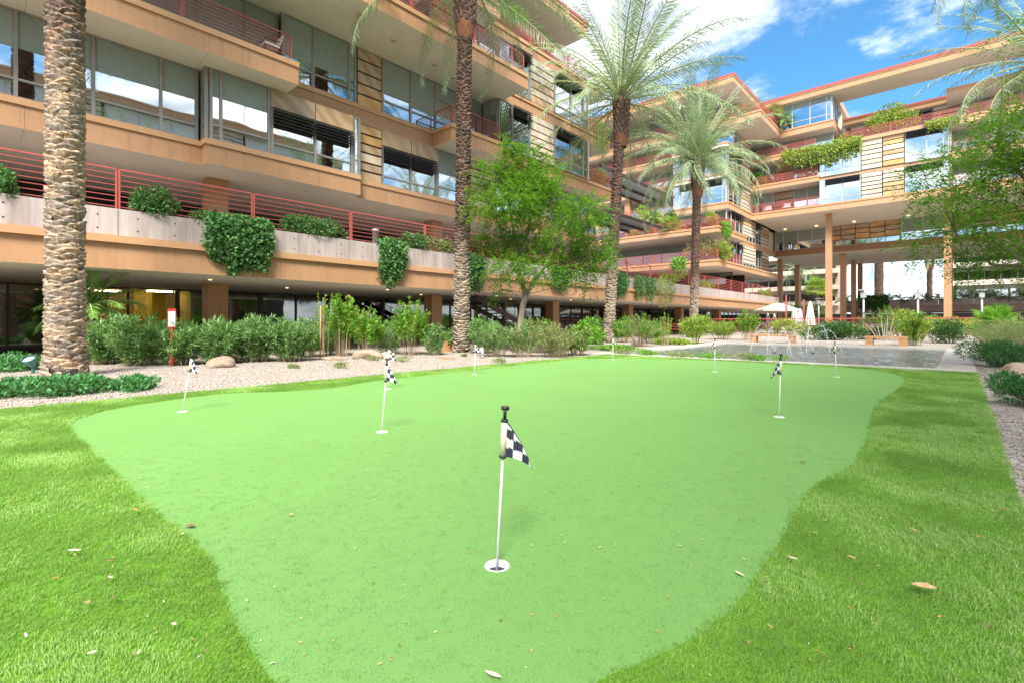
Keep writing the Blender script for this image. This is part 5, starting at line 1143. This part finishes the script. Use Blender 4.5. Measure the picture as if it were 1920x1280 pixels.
# ------------------------------------------------------------------ golf flags and cups
hole_words = ['in front of the camera, nearest of all', 'second nearest, left of the nearest flag', 'leftmost, near the leaning flag', 'behind the second nearest hole', 'by the left rim below the dark trunked palm',
              'farthest, at the back left corner', 'at the back before the pool middle', 'on the right half of the green', 'at the back right under the diamond flag']
flag_words = ['nearest chequered golf flag with black T knob, pennant hanging right', 'chequered golf flag leaning right, left of the nearest flag', 'leftmost chequered golf flag, leaning strongly right beside the boulder', 'chequered golf flag half hidden behind the second nearest flag',
              'small chequered golf flag in front of the grey footed palm', 'smallest chequered golf flag by the central palm foot', 'small golf flag before the left fountain, pennant to the left', 'golf flag on the right half with pennant hanging left', 'small golf flag at the pool edge with diamond shaped pennant']
top_px = [(947.5, 762), (726, 672), (361, 662), (731, 648), (891.5, 640), (1149.5, 630), (1340.5, 634), (1464, 664), (1565, 641)]
fl_dir = [1, 1, 1, 1, 1, 1, -1, -1, 0]
Rv = Vector((CS, SN, 0)); Fv = Vector((-SN, CS, 0))
HC = M('white_cup_plastic', (0.74, 0.74, 0.76), (0.80, 0.80, 0.81), 8, 0.35)
for i, h in enumerate(holes):
    m = MB(); m.lathe((h[0], h[1], 0), [(CUP + 0.006, 0.001), (CUP + 0.004, 0.004), (CUP - 0.003, 0.003), (CUP - 0.004, -0.026), (CUP - 0.006, -0.028)], HC, 28, cap=False)
    m.add([(h[0] + CUP * math.cos(a * .3927), h[1] + CUP * math.sin(a * .3927), -0.0275) for a in range(16)], [tuple(range(16))], NAVY)
    tag(m.build('golf_hole', None, (h[0], h[1], 0)), 'white rimmed putting cup %s' % hole_words[i], 'golf hole', 'cups sunk in the putting green')
    # top of the stick from the photo, same range
    u = (holes_px[i][0] - 960) / 926; t = CAMZ * 926 / (holes_px[i][1] - 604); tp = Vector((*at(top_px[i][0], t), CAMZ + (604 - top_px[i][1]) / 926 * t)); b = Vector((h[0], h[1], 0))
    d = (tp - b); ln = d.length; d.normalize(); b2 = b - d * 0.09
    F = empty('golf_flag', b, flag_words[i], 'golf flag', 'golf flags on the putting green')
    m = MB(); m.tube([b2, b + d * (ln * 0.93)], 0.0065, WHITE, 10); m.build('pole', F)
    m = MB(); m.tube([b + d * (ln - 0.06), b + d * (ln - 0.008)], 0.008, BLACKPL, 8); k = Vector((CS, SN, 0)).cross(d).cross(d).normalized(); c = b + d * (ln - 0.006)
    m.tube([c - k * 0.019, c - k * 0.015, c + k * 0.015, c + k * 0.019], [0.007, 0.0105, 0.0105, 0.007], BLACKPL, 10); m.build('knob', F)
    s0, s1 = ln - 0.235, ln - 0.065
    m = MB(); m.tube([b + d * s0, b + d * s1], 0.0155, CREAMPL, 12); m.build('sleeve', F)
    m = MB()
    for s in (s0, s1): m.tube([b + d * (s - 0.006), b + d * (s + 0.006)], 0.0175, NAVY, 12)
    m.build('sleeve_band', F)
    fd = fl_dir[i]; w = 0.15; ax = (Rv * fd * 0.92 - Fv * 0.3).normalized() if fd else (Rv * 0.25 - Fv * 0.97).normalized(); nrm = ax.cross(d).normalized()
    if not fd: ax = -ax
    m = MB(); nu, nv = 12, 16
    def fp(uu, vv):
        """uu 0..1 away from pole, vv 0..1 from bottom to top of the triangular pennant; free corner droops"""
        hh = s1 - s0 - 0.004; top = 1 - uu * 0.98; z = s0 + hh * (vv * top) - 0.05 * uu ** 2.2
        return b + d * z + ax * (0.014 + w * uu * (1 - 0.12 * uu)) + nrm * (0.012 * math.sin(uu * 5.5 + vv * 1.2) * uu)
    for a in range(nu):
        for c2 in range(nv):
            q = [fp(a / nu, c2 / nv), fp((a + 1) / nu, c2 / nv), fp((a + 1) / nu, (c2 + 1) / nv), fp(a / nu, (c2 + 1) / nv)]
            pc = sum(q, Vector()) / 4; z = (pc - b).dot(d) - s0 + 0.05 * ((a + .5) / nu) ** 2.2
            ch = (int((a + .5) / nu * w / 0.043) + int(z / 0.043)) % 2 == 0; edge = c2 == 0 and False
            m.add(q, [(0, 1, 2, 3)], NAVY if (ch or z < 0.006 or (c2 == nv - 1)) else CLOTHW, True)
    fo = m.build('flag', F); so = fo.modifiers.new('thick', 'SOLIDIFY'); so.thickness = 0.0016

# ------------------------------------------------------------------ boulders
def boulder(label, px, py, w, h, mat, dpt=0.8, seed=1, rot=0.0, sink=0.25):
    x, y = gp(px, py); bm = bmesh.new(); bmesh.ops.create_icosphere(bm, subdivisions=4, radius=1); q = np.random.default_rng(seed); ds = unit(9)
    for v in bm.verts:
        n = v.co.normalized(); k = 1 - sum(max(0, n.dot(Vector(c)) - 0.72) * 0.55 for c in ds); k += 0.05 * math.sin(n.x * 5 + seed) * math.cos(n.y * 4) + 0.02 * math.sin(n.z * 13 + n.x * 11); v.co = n * k
        v.co = Vector((v.co.x * w / 2, v.co.y * w / 2 * dpt, v.co.z * h / (2 - 2 * sink) + h * (0.5 - sink)))
    me = bpy.data.meshes.new('boulder'); bm.to_mesh(me); bm.free(); me.materials.append(mat)
    for p in me.polygons: p.use_smooth = True
    tag(link('boulder', me, None, (x, y, 0), None, (0, 0, rot)), label, 'boulder', 'boulders in the gravel')
boulder('round tan boulder in the gravel right of the leftmost flag', 412, 688, .74, .36, ROCK, .8, 3, YAW)
boulder('flat grey brown boulder under the bright saplings', 690, 672, 1.0, .34, ROCK, .7, 5, YAW)
boulder('pale stone touching the flat grey brown boulder', 728, 671, .55, .24, ROCKP, .8, 6, 1.0)
boulder('low long stone left of the flat grey brown boulder', 625, 674, .9, .14, ROCK, .5, 8, YAW)
boulder('small boulder half hidden behind the round tan boulder', 428, 676, .55, .28, ROCK, .7, 9, YAW)
boulder('pale boulder at the right edge by the feathery low shrub', 1912, 708, .75, .36, ROCKP, .9, 4, YAW)
boulder('small grey stone right of the central palm foot', 1172, 640, .5, .3, ROCKP, .9, 14, YAW)
x, y = gp(838, 672); m = MB(); m.box((x - .3, x + .25, y - .16, y + .16, 0.005, 0.03), TERRACOTTA); o = m.build('tile', None, (x, y, 0)); tag(o, 'flat broken terracotta tile lying on gravel by the grey footed palm', 'tile')

# ------------------------------------------------------------------ small lamps
x, y = gp(62, 699); r = empty('spot_lamp', (x, y, 0), 'green bell shaped uplight on a short stake left of the stout palm', 'lamp', 'garden lamps'); 
m = MB(); m.tube([(x, y, 0), (x, y, .16)], [.035, .028], GREENMETAL, 8); m.build('stake', r)
a0 = Vector((x, y, .15)); ax = (Vector((0.45, -0.35, 0.85))).normalized(); m = MB(); m.tube([a0, a0 + ax * .07, a0 + ax * .16, a0 + ax * .24, a0 + ax * .25], [.045, .075, .11, .135, .12], GREENMETAL, 16, False); m.build('lamp_shade', r)
m = MB(); m.tube([a0 + ax * .19, a0 + ax * .2], .115, WHITE, 16); m.build('lens', r)
x, y = gp(131, 713); r = empty('path_light', (x, y, 0), 'dark bronze drum light at the foot of the stout tan palm', 'lamp', 'garden lamps'); m = MB(); m.tube([(x, y, 0), (x, y, .08), (x, y, .09)], [.05, .05, .10], BRONZE, 14); m.build('stem', r); m = MB(); m.lathe((x, y, .09), [(.115, 0), (.125, .01), (.125, .13), (.118, .14)], BRONZE, 18); m.build('hood', r)
for px, py, lb, mt in [(823, 665, 'small teal spot lamp on stake near the ochre box', GREENMETAL), (905, 671, 'grey angled spot lamp beside the small flag and grey footed palm', STEEL)]:
    x, y = gp(px, py); r = empty('spot_lamp', (x, y, 0), lb, 'lamp', 'garden lamps'); m = MB(); m.tube([(x, y, 0), (x, y, .12)], .02, mt, 8); m.build('stake', r); m = MB(); m.tube([(x, y, .1), (x - .06, y + .03, .2), (x - .12, y + .06, .3)], [.05, .075, .085], mt, 12); m.build('lamp_shade', r)
x, y = gp(838, 668); 
x, y = at(826, 19.5); m = MB(); m.box((x - .35, x + .35, y - .35, y + .35, 0, .42), BENCHW); o = m.build('planter_box', None, (x, y, 0)); tag(o, 'low ochre box behind the shrubs next to the column foot', 'planter box')
# wooden stake and sign post
x, y = at(601, 15.4); m = MB(); m.tube([(x, y, -.1), (x, y, 1.66)], .017, M('raw_stake_wood', (0.42, 0.22, 0.09), (0.52, 0.30, 0.14), 12, 0.8), 7); tag(m.build('stake', None, (x, y, 0)), 'raw wooden stake supporting the thin yellow green sapling', 'stake')
x, y = at(322, 13.05); r = empty('sign_post', (x, y, 0), 'narrow white sign with red frame on red post in the shrubs', 'sign'); fw = Vector((-x, -y, 0)).normalized(); sd_ = Vector((-fw.y, fw.x, 0))
def oriented(m, c, hw, hd, z0, z1, mat):
    vs = [c + sd_ * a * hw + fw * b_ * hd + Vector((0, 0, z)) for z in (z0, z1) for a, b_ in ((-1, -1), (1, -1), (1, 1), (-1, 1))]
    m.add(vs, [(0, 1, 2, 3), (4, 5, 6, 7), (0, 1, 5, 4), (1, 2, 6, 5), (2, 3, 7, 6), (3, 0, 4, 7)], mat)
c = Vector((x, y, 0)); SIGNRED = M('sign_red', (0.55, 0.03, 0.02), (0.6, 0.05, 0.03), 3, 0.5)
m = MB(); oriented(m, c, .035, .02, 0, 1.0, SIGNRED); m.build('post', r)
m = MB(); oriented(m, c + fw * .03, .095, .008, 1.0, 1.5, SIGNRED); m.build('frame', r)
m = MB(); oriented(m, c + fw * .042, .075, .003, 1.03, 1.43, WHITE); m.build('board', r)
m = MB()
for k in range(6): oriented(m, c + fw * .046, .05 - .01 * (k % 3), .001, 1.09 + k * .05, 1.105 + k * .05, M('print_grey', (0.3, 0.3, 0.3), (0.34, 0.34, 0.34), 3, 0.7) if k == 0 else bpy.data.materials['print_grey'])
m.build('print', r)

# ------------------------------------------------------------------ staircase under the terrace
r = empty('staircase', (-20.6, 21, 0), 'dark open steel staircase under the terrace behind the grey footed palm', 'staircase'); Y0, Y1 = 18.9, 25.2
ns = 15
for k in range(ns):
    f = (k + .5) / ns; yy = Y0 + (Y1 - Y0) * f; z = 2.62 * (1 - f); bobj('tread', (-21.3, -19.9, yy - .16, yy + .16, z - .025, z + .025), DARKSTEEL, r)
for xx in (-21.36, -19.84):
    m = MB(); m.add([(xx - .04, Y0, 2.35), (xx + .04, Y0, 2.35), (xx + .04, Y1, -.02), (xx - .04, Y1, -.02), (xx - .04, Y0, 2.68), (xx + .04, Y0, 2.68), (xx + .04, Y1, .3), (xx - .04, Y1, .3)], [(0, 1, 2, 3), (4, 5, 6, 7), (0, 1, 5, 4), (1, 2, 6, 5), (2, 3, 7, 6), (3, 0, 4, 7)], DARKSTEEL); m.build('stringer', r)
    m = MB()
    for f in np.linspace(0.35, 1, 5): yy = Y0 + (Y1 - Y0) * f; z = 2.62 * (1 - f); m.tube([(xx, yy, z), (xx, yy, z + 1.0)], .022, DARKSTEEL, 6)
    for o_ in (0.25, .4, .55, .7, .85, 1.0): m.tube([(xx, Y0 + (Y1 - Y0) * .35, 2.62 * .65 + o_), (xx, Y1, o_)], .012 if o_ < 1 else .022, DARKSTEEL, 6)
    m.build('handrail', r)

# ------------------------------------------------------------------ balcony furniture
x, y = -18.95, yp(506, 18.95); z = 10.92
r = empty('patio_chair', (x, y, z), 'white patio chair with black frame behind the upper balcony rail', 'chair'); m = MB(); m.box((x - .25, x + .25, y - .27, y + .27, z + .38, z + .46), CLOTHW); m.build('seat', r)
m = MB(); m.add([(x - .25, y + .2, z + .44), (x + .25, y + .2, z + .44), (x + .25, y + .38, z + .95), (x - .25, y + .38, z + .95), (x - .25, y + .26, z + .44), (x + .25, y + .26, z + .44), (x + .25, y + .44, z + .95), (x - .25, y + .44, z + .95)], [(0, 1, 2, 3), (4, 5, 6, 7), (0, 1, 5, 4), (1, 2, 6, 5), (2, 3, 7, 6), (3, 0, 4, 7)], CLOTHW); m.build('backrest', r)
for a in (-.22, .22):
    for b_ in (-.24, .24): m = MB(); m.tube([(x + a, y + b_, z), (x + a, y + b_, z + .38)], .014, BLACKPL, 6); m.build('leg', r)
    m = MB(); m.tube([(x + a, y - .26, z + .4), (x + a, y - .26, z + .6), (x + a, y + .3, z + .62)], .014, BLACKPL, 6); m.build('armrest', r)
for px, zz, lb, pl in [(1440, 14.3, 'white balcony chair on the lower corner balcony of far wing', 65.2), (1475, 14.3, 'round backed balcony chair right on lower corner balcony of far wing', 65.2), (1500, 17.6, 'white balcony table set on the upper corner balcony of far wing', 65.3)]:
    x = xp(px, pl); r = empty('balcony_chair', (x, pl, zz), lb, 'chair'); m = MB(); m.box((x - .35, x + .35, pl - .3, pl + .3, zz + .38, zz + .46), CLOTHW); m.build('seat', r)
    m = MB(); m.box((x - .35, x + .35, pl + .24, pl + .3, zz + .47, zz + .95), CLOTHW); m.build('backrest', r)
    for a in (-.3, .3):
        for b_ in (-.25, .25): m = MB(); m.tube([(x + a, pl + b_, zz), (x + a, pl + b_, zz + .38)], .02, BLACKPL, 5); m.build('leg', r)
x, y = -18.15, yp(704, 18.15); m = MB(); m.lathe((x, y, 3.37), [(.13, 0), (.13, 1.55), (.15, 1.56), (.15, 1.66), (.02, 1.68)], STEEL, 14); tag(m.build('bollard', None, (x, y, 3.37)), 'blue grey round post behind the terrace rail beside the narrow vine', 'post')

# ------------------------------------------------------------------ pool side things
for (p0, p1, py, lb) in [(1408, 1492, 640, 'low ochre bench left of the rounded hedge behind the pool'), (1622, 1702, 640, 'low ochre bench right of the rounded hedge behind the pool')]:
    y = 30.2; x0, x1 = xp(p0, y), xp(p1, y); r = empty('bench', ((x0 + x1) / 2, y, 0), lb, 'bench', 'benches behind the pool'); m = MB(); m.box((x0, x1, y - .22, y + .22, .36, .46), BENCHW); m.build('seat', r)
    for a in (x0 + .02, x1 - .34): m = MB(); m.box((a, a + .32, y - .2, y + .2, 0, .358), BENCHW); m.build('leg', r)
def watermist():
    m, t, o = newmat('white_falling_water'); a = N(t, 'ShaderNodeBsdfPrincipled'); a.inputs['Base Color'].default_value = (0.85, 0.88, 0.9, 1); a.inputs['Roughness'].default_value = 0.2
    b = N(t, 'ShaderNodeBsdfTransparent'); mx = N(t, 'ShaderNodeMixShader'); mx.inputs[0].default_value = 0.24; t.links.new(b.outputs[0], mx.inputs[1]); t.links.new(a.outputs[0], mx.inputs[2]); t.links.new(mx.outputs[0], o.inputs[0]); return m
MIST = watermist()
for px, lb in [(1452, 'left fountain of thin arching water jets in the pool'), (1524, 'right fountain of thin arching water jets in the pool')]:
    x, y = at(px, 19.2); r = empty('fountain', (x, y, -.06), lb, 'fountain', 'fountains in the pool'); q = np.random.default_rng(px)
    m = MB(); m.lathe((x, y, -.06), [(.05, 0), (.05, .06), (.02, .08)], BRONZE, 10); m.build('nozzle', r)
    for k in range(7):
        a = k * 2 * math.pi / 7 + .2; dr = .95 + q.normal() * .06; hh = .95 + q.normal() * .08
        m = MB(); ss = np.linspace(0, 1, 15); pts = [Vector((x + math.cos(a) * dr * s, y + math.sin(a) * dr * s, -.05 + 4 * hh * s * (1 - s))) for s in ss]
        m.tube(pts, [.004 + .006 * s for s in ss], MIST, 5)
        for s in np.linspace(.45, .98, 26):
            c = Vector((x + math.cos(a) * dr * s, y + math.sin(a) * dr * s, -.05 + 4 * hh * s * (1 - s))) + Vector(q.normal(size=3) * .028); e = .011
            m.add([c + Vector((e, 0, 0)), c + Vector((0, e, 0)), c - Vector((e, e, 0)), c + Vector((0, 0, e * 1.6)), c - Vector((0, 0, e * 1.6))], [(0, 1, 3), (1, 2, 3), (2, 0, 3), (1, 0, 4), (2, 1, 4), (0, 2, 4)], MIST)
        m.build('water_jet', r)
FY = 50.0
r = empty('pool_fence', (-10, FY, 0), 'long red metal fence with horizontal bars behind the pool garden', 'fence')
xa, xb = xp(1302, FY), xp(1850, FY); n = 12
for i in range(n):
    a, b_ = xa + (xb - xa) * i / n, xa + (xb - xa) * (i + 1) / n; m = MB(); m.box((a - .03, a + .03, FY - .03, FY + .03, 0, 1.5), RED); m.build('post', r)
    for k in range(7): bobj('bar', (a + .03, b_ - .03, FY - .014, FY + .014, .18 + k * .2, .205 + k * .2), RED, r)
    bobj('top_rail', (a + .031, b_ - .031, FY - .03, FY + .03, 1.44, 1.5), RED, r)
r = empty('garden_rail', (-18, 38, 0), 'short red rail between the bushes left of the pool', 'fence')
xa, xb = xp(1240, 38), xp(1300, 38)
for k in range(3): bobj('bar', (xa, xb, 37.98, 38.02, .55 + k * .2, .6 + k * .2), RED, r)
for a in (xa, xb): bobj('post', (a - .03, a + .03, 37.95, 38.05, 0, 1.05), RED, r)
# parasols
x, y = at(1458, 50.5); r = empty('parasol', (x, y, 0), 'open cream square parasol behind the red fence', 'parasol'); m = MB(); m.tube([(x, y, 0), (x, y, 3.1)], .04, DARKSTEEL, 8); m.build('pole', r)
m = MB(); H = 2.2
cor = [Vector((x + H * math.cos(a), y + H * math.sin(a), 2.35 + (.0 if k % 2 == 0 else .06))) for k, a in enumerate(np.linspace(0, 2 * math.pi, 9)[:-1] + .4)]
mid = [Vector((x + (c.x - x) * .25, y + (c.y - y) * .25, 3.0)) for c in cor]; apex = Vector((x, y, 3.12)); b_ = [c + Vector((0, 0, -.16)) for c in cor]
m.add([apex] + mid + cor + b_, [(0, 1 + k, 1 + (k + 1) % 8) for k in range(8)] + [(1 + k, 9 + k, 9 + (k + 1) % 8, 1 + (k + 1) % 8) for k in range(8)] + [(9 + k, 17 + k, 17 + (k + 1) % 8, 9 + (k + 1) % 8) for k in range(8)], CANVAS); m.build('canopy', r)
for k in range(0, 8, 2): m = MB(); m.tube([(x, y, 2.95), cor[k] + Vector((0, 0, -.05))], .012, DARKSTEEL, 5); m.build('rib', r)
for px, t, h, w, mt, lb in [(1440, 53, 2.1, .24, WHCANVAS, 'left closed pale parasol under the open cream one'), (1452, 53, 2.1, .24, GYCANVAS, 'right closed pale parasol under the open cream one'), (1490, 46, 2.5, .36, GYCANVAS, 'closed grey parasol left of the white one'), (1500, 47, 2.45, .33, GYCANVAS, 'closed grey parasol just touching its neighbour'), (1519, 46, 3.1, .36, WHCANVAS, 'tall closed white parasol left of the first bridge column')]:
    x, y = at(px, t); r = empty('closed_parasol', (x, y, 0), lb, 'parasol', 'closed parasols behind the fence'); m = MB(); m.tube([(x, y, 0), (x, y, h)], .03, STEEL, 8); m.build('pole', r)
    m = MB(); vs = []; n = 20
    for (z, q) in ((.28, 1.0), (.45, .95), (.62, .7), (.8, .55), (.95, .3), (1.0, .08)):
        for k in range(n): a = 2 * math.pi * k / n; rr = w * q * (1 + .18 * (-1) ** k); vs.append((x + rr * math.cos(a), y + rr * math.sin(a), h * z))
    m.add(vs, [(i * n + k, i * n + (k + 1) % n, (i + 1) * n + (k + 1) % n, (i + 1) * n + k) for i in range(5) for k in range(n)], mt); m.build('canopy', r)
for px, t, h, lb in [(1474, 47, 3.7, 'red post just right of the open cream parasol'), (1507, 47, 3.3, 'red post between the grey and white closed parasols')]:
    x, y = at(px, t); m = MB(); m.box((x - .06, x + .06, y - .06, y + .06, 0, h), RED); tag(m.build('red_post', None, (x, y, 0)), lb, 'post', 'red posts by the parasols')
for px, t, lb in [(1619, 44, 'lamp post left, between the bridge columns'), (1721, 44, 'lamp post in the middle, above the lime bush'), (1841, 44, 'lamp post right, beside the light green fan palm'), (1535, 60, 'small far lamp post just left of the first column')]:
    x, y = at(px, t); r = empty('lamp_post', (x, y, 0), 'grey square headed ' + lb, 'lamp post', 'grey lamp posts'); m = MB(); m.tube([(x, y, 0), (x, y, 3.7)], .08, STEEL, 8); m.build('pole', r)
    m = MB(); m.box((x - .19, x + .19, y - .19, y + .19, 3.3, 3.75), STEEL); m.build('lantern', r); m = MB(); m.box((x - .34, x + .34, y - .34, y + .34, 3.95, 4.03), STEEL); m.tube([(x, y, 3.75), (x, y, 3.95)], .05, STEEL, 6); m.build('cap', r)
# parked cars under the planter beam
CARW = M('white_car_paint', (0.7, 0.7, 0.71), (0.74, 0.74, 0.75), 2, 0.25); CARR = M('red_car_paint', (0.4, 0.03, 0.03), (0.44, 0.04, 0.04), 2, 0.25); CARB = M('blue_grey_car_paint', (0.12, 0.17, 0.25), (0.14, 0.2, 0.28), 2, 0.25); YELP = M('yellow_paint', (0.7, 0.42, 0.03), (0.75, 0.48, 0.05), 2, 0.4)
TYRE = M('tyre_rubber', (0.015, 0.015, 0.015), (0.025, 0.025, 0.025), 20, 0.8); CARG = glassmat('car_glass', (0.12, 0.14, 0.15), 0.3)
for px, mt, lb in [(1462, CARW, 'white car parked under the terrace left of the red post'), (1548, CARW, 'white car parked behind the first bridge column'), (1597, CARR, 'red car parked between the columns'), (1640, CARW, 'white car parked right of the second lamp'), (1685, CARB, 'blue grey car parked behind the middle of the fence')]:
    x, y = at(px, 74); r = empty('parked_car', (x, y, 0), lb, 'car', 'cars parked under the planter'); L = 2.2
    prof = [(-L, .35), (-L, .8), (-L + .9, .95), (-L + 1.4, 1.42), (L - 1.5, 1.45), (L - .5, 1.0), (L, .9), (L, .35)]
    m = MB(); k = len(prof); m.add([(x + a, y - .85, z) for a, z in prof] + [(x + a, y + .85, z) for a, z in prof], [tuple(range(k)), tuple(range(k, 2 * k))[::-1]] + [(i, (i + 1) % k, k + (i + 1) % k, k + i) for i in range(k)], mt); m.build('body', r)
    m = MB(); m.add([(x - L + 1.05, y - .856, .97), (x + L - .8, y - .856, .99), (x + L - 1.5, y - .856, 1.38), (x - L + 1.45, y - .856, 1.36)], [(0, 1, 2, 3)], CARG); m.build('side_window', r)
    for a in (-1.35, 1.35):
        for b_ in (-.8, .62): m = MB(); m.tube([(x + a, y + b_, .33), (x + a, y + b_ + .2, .33)], .33, TYRE, 14, smooth=False); m.build('wheel', r)

# ------------------------------------------------------------------ fallen leaves and litter
LFM = [M('dry_leaf_tan', (0.42, 0.25, 0.12), (0.56, 0.38, 0.22), 40, 0.8), M('dry_leaf_brown', (0.16, 0.08, 0.05), (0.26, 0.14, 0.09), 40, 0.8), M('dry_leaf_pale', (0.58, 0.46, 0.33), (0.66, 0.55, 0.42), 40, 0.8), M('dry_leaf_orange', (0.5, 0.22, 0.05), (0.58, 0.3, 0.08), 40, 0.8)]
LFS = []
for mt in LFM:
    for s in (0.28, 0.5):
        m = MB(); n = 6
        for i in range(n):
            a, b_ = i / n, (i + 1) / n
            def e(t): w = s * math.sin(math.pi * min(1, t * .9 + .05)) * .5; return w
            def zc_(t): return .25 * (t - .5) ** 2 + .02
            m.add([(a - .5, -e(a), zc_(a) + e(a) * .5), (b_ - .5, -e(b_), zc_(b_) + e(b_) * .5), (b_ - .5, 0, zc_(b_)), (a - .5, 0, zc_(a))], [(0, 1, 2, 3)], mt); m.add([(a - .5, 0, zc_(a)), (b_ - .5, 0, zc_(b_)), (b_ - .5, e(b_), zc_(b_) + e(b_) * .5), (a - .5, e(a), zc_(a) + e(a) * .5)], [(0, 1, 2, 3)], mt)
        LFS.append(m.mesh('fallen_leaf'))
def drop(px, py, size, k, rot, lab, grp=None, z=0.012):
    x, y = gp(px, py); return tag(link('fallen_leaf', LFS[k], None, (x, y, z), (size,) * 3, (random.uniform(-.15, .15), random.uniform(-.15, .15), rot)), lab, 'leaf', grp)
drop(253, 968, .055, 6, .4, 'orange brown curled leaf on the left lawn', None, .04); drop(140, 1047, .06, 4, .9, 'pale curled leaf on the left lawn edge', None, .04); drop(1733, 1119, .085, 1, .3, 'largest tan leaf lying on the right lawn', None, .04); drop(1487, 1062, .05, 4, -.2, 'pale pointed leaf on the right lawn near the green edge', None, .04); drop(1387, 1080, .05, 4, -.3, 'pale pointed leaf on the green near its right edge')
drop(1597, 1060, .04, 0, -.3, 'small tan leaf on the right lawn between two bigger leaves', None, .04); drop(546, 968, .035, 1, .3, 'tan leaf on the green left of the nearest flag'); drop(1505, 869, .05, 3, .2, 'dark brown leaf on the green near the right bulge'); drop(356, 990, .06, 3, .5, 'dark brown leaf clump at the left green edge')
drop(1715, 1008, .06, 0, -.5, 'thin tan leaf strip on right lawn', None, .04); drop(1880, 967, .08, 0, .2, 'long tan straw on the far right lawn', None, .04); drop(205, 1068, .05, 2, .7, 'dark leaf fragment on left lawn beside pale leaf', None, .04); drop(925, 1273, .07, 4, .1, 'pale leaf at the bottom edge on the green')
q = np.random.default_rng(5)
for i in range(46):
    px, py = (q.uniform(20, 400), q.uniform(840, 1270)) if i % 2 == 0 else (q.uniform(1400, 1900), q.uniform(760, 1270))
    drop(px, py, q.uniform(.018, .035), q.integers(8), q.uniform(0, 6), 'small dry leaf bit lying on the long lawn grass', 'small leaf bits on the lawn', .035)
lt = MB()
for i in range(280):
    px, py = q.uniform(150, 1650), q.uniform(690, 1270); x, y = gp(px, py); s = q.uniform(.004, .012); a = q.uniform(0, 6.3); mt = LFM[q.integers(4)]; c, sn = math.cos(a) * s, math.sin(a) * s
    lt.add([(x - c, y - sn, .008), (x + sn * .4, y - c * .4, .011), (x + c, y + sn, .009), (x - sn * .4, y + c * .4, .012)], [(0, 1, 2, 3)], mt)
tag(lt.build('leaf_litter'), 'tiny flecks of dry leaf scattered over the putting green', 'leaf litter', kind='stuff')
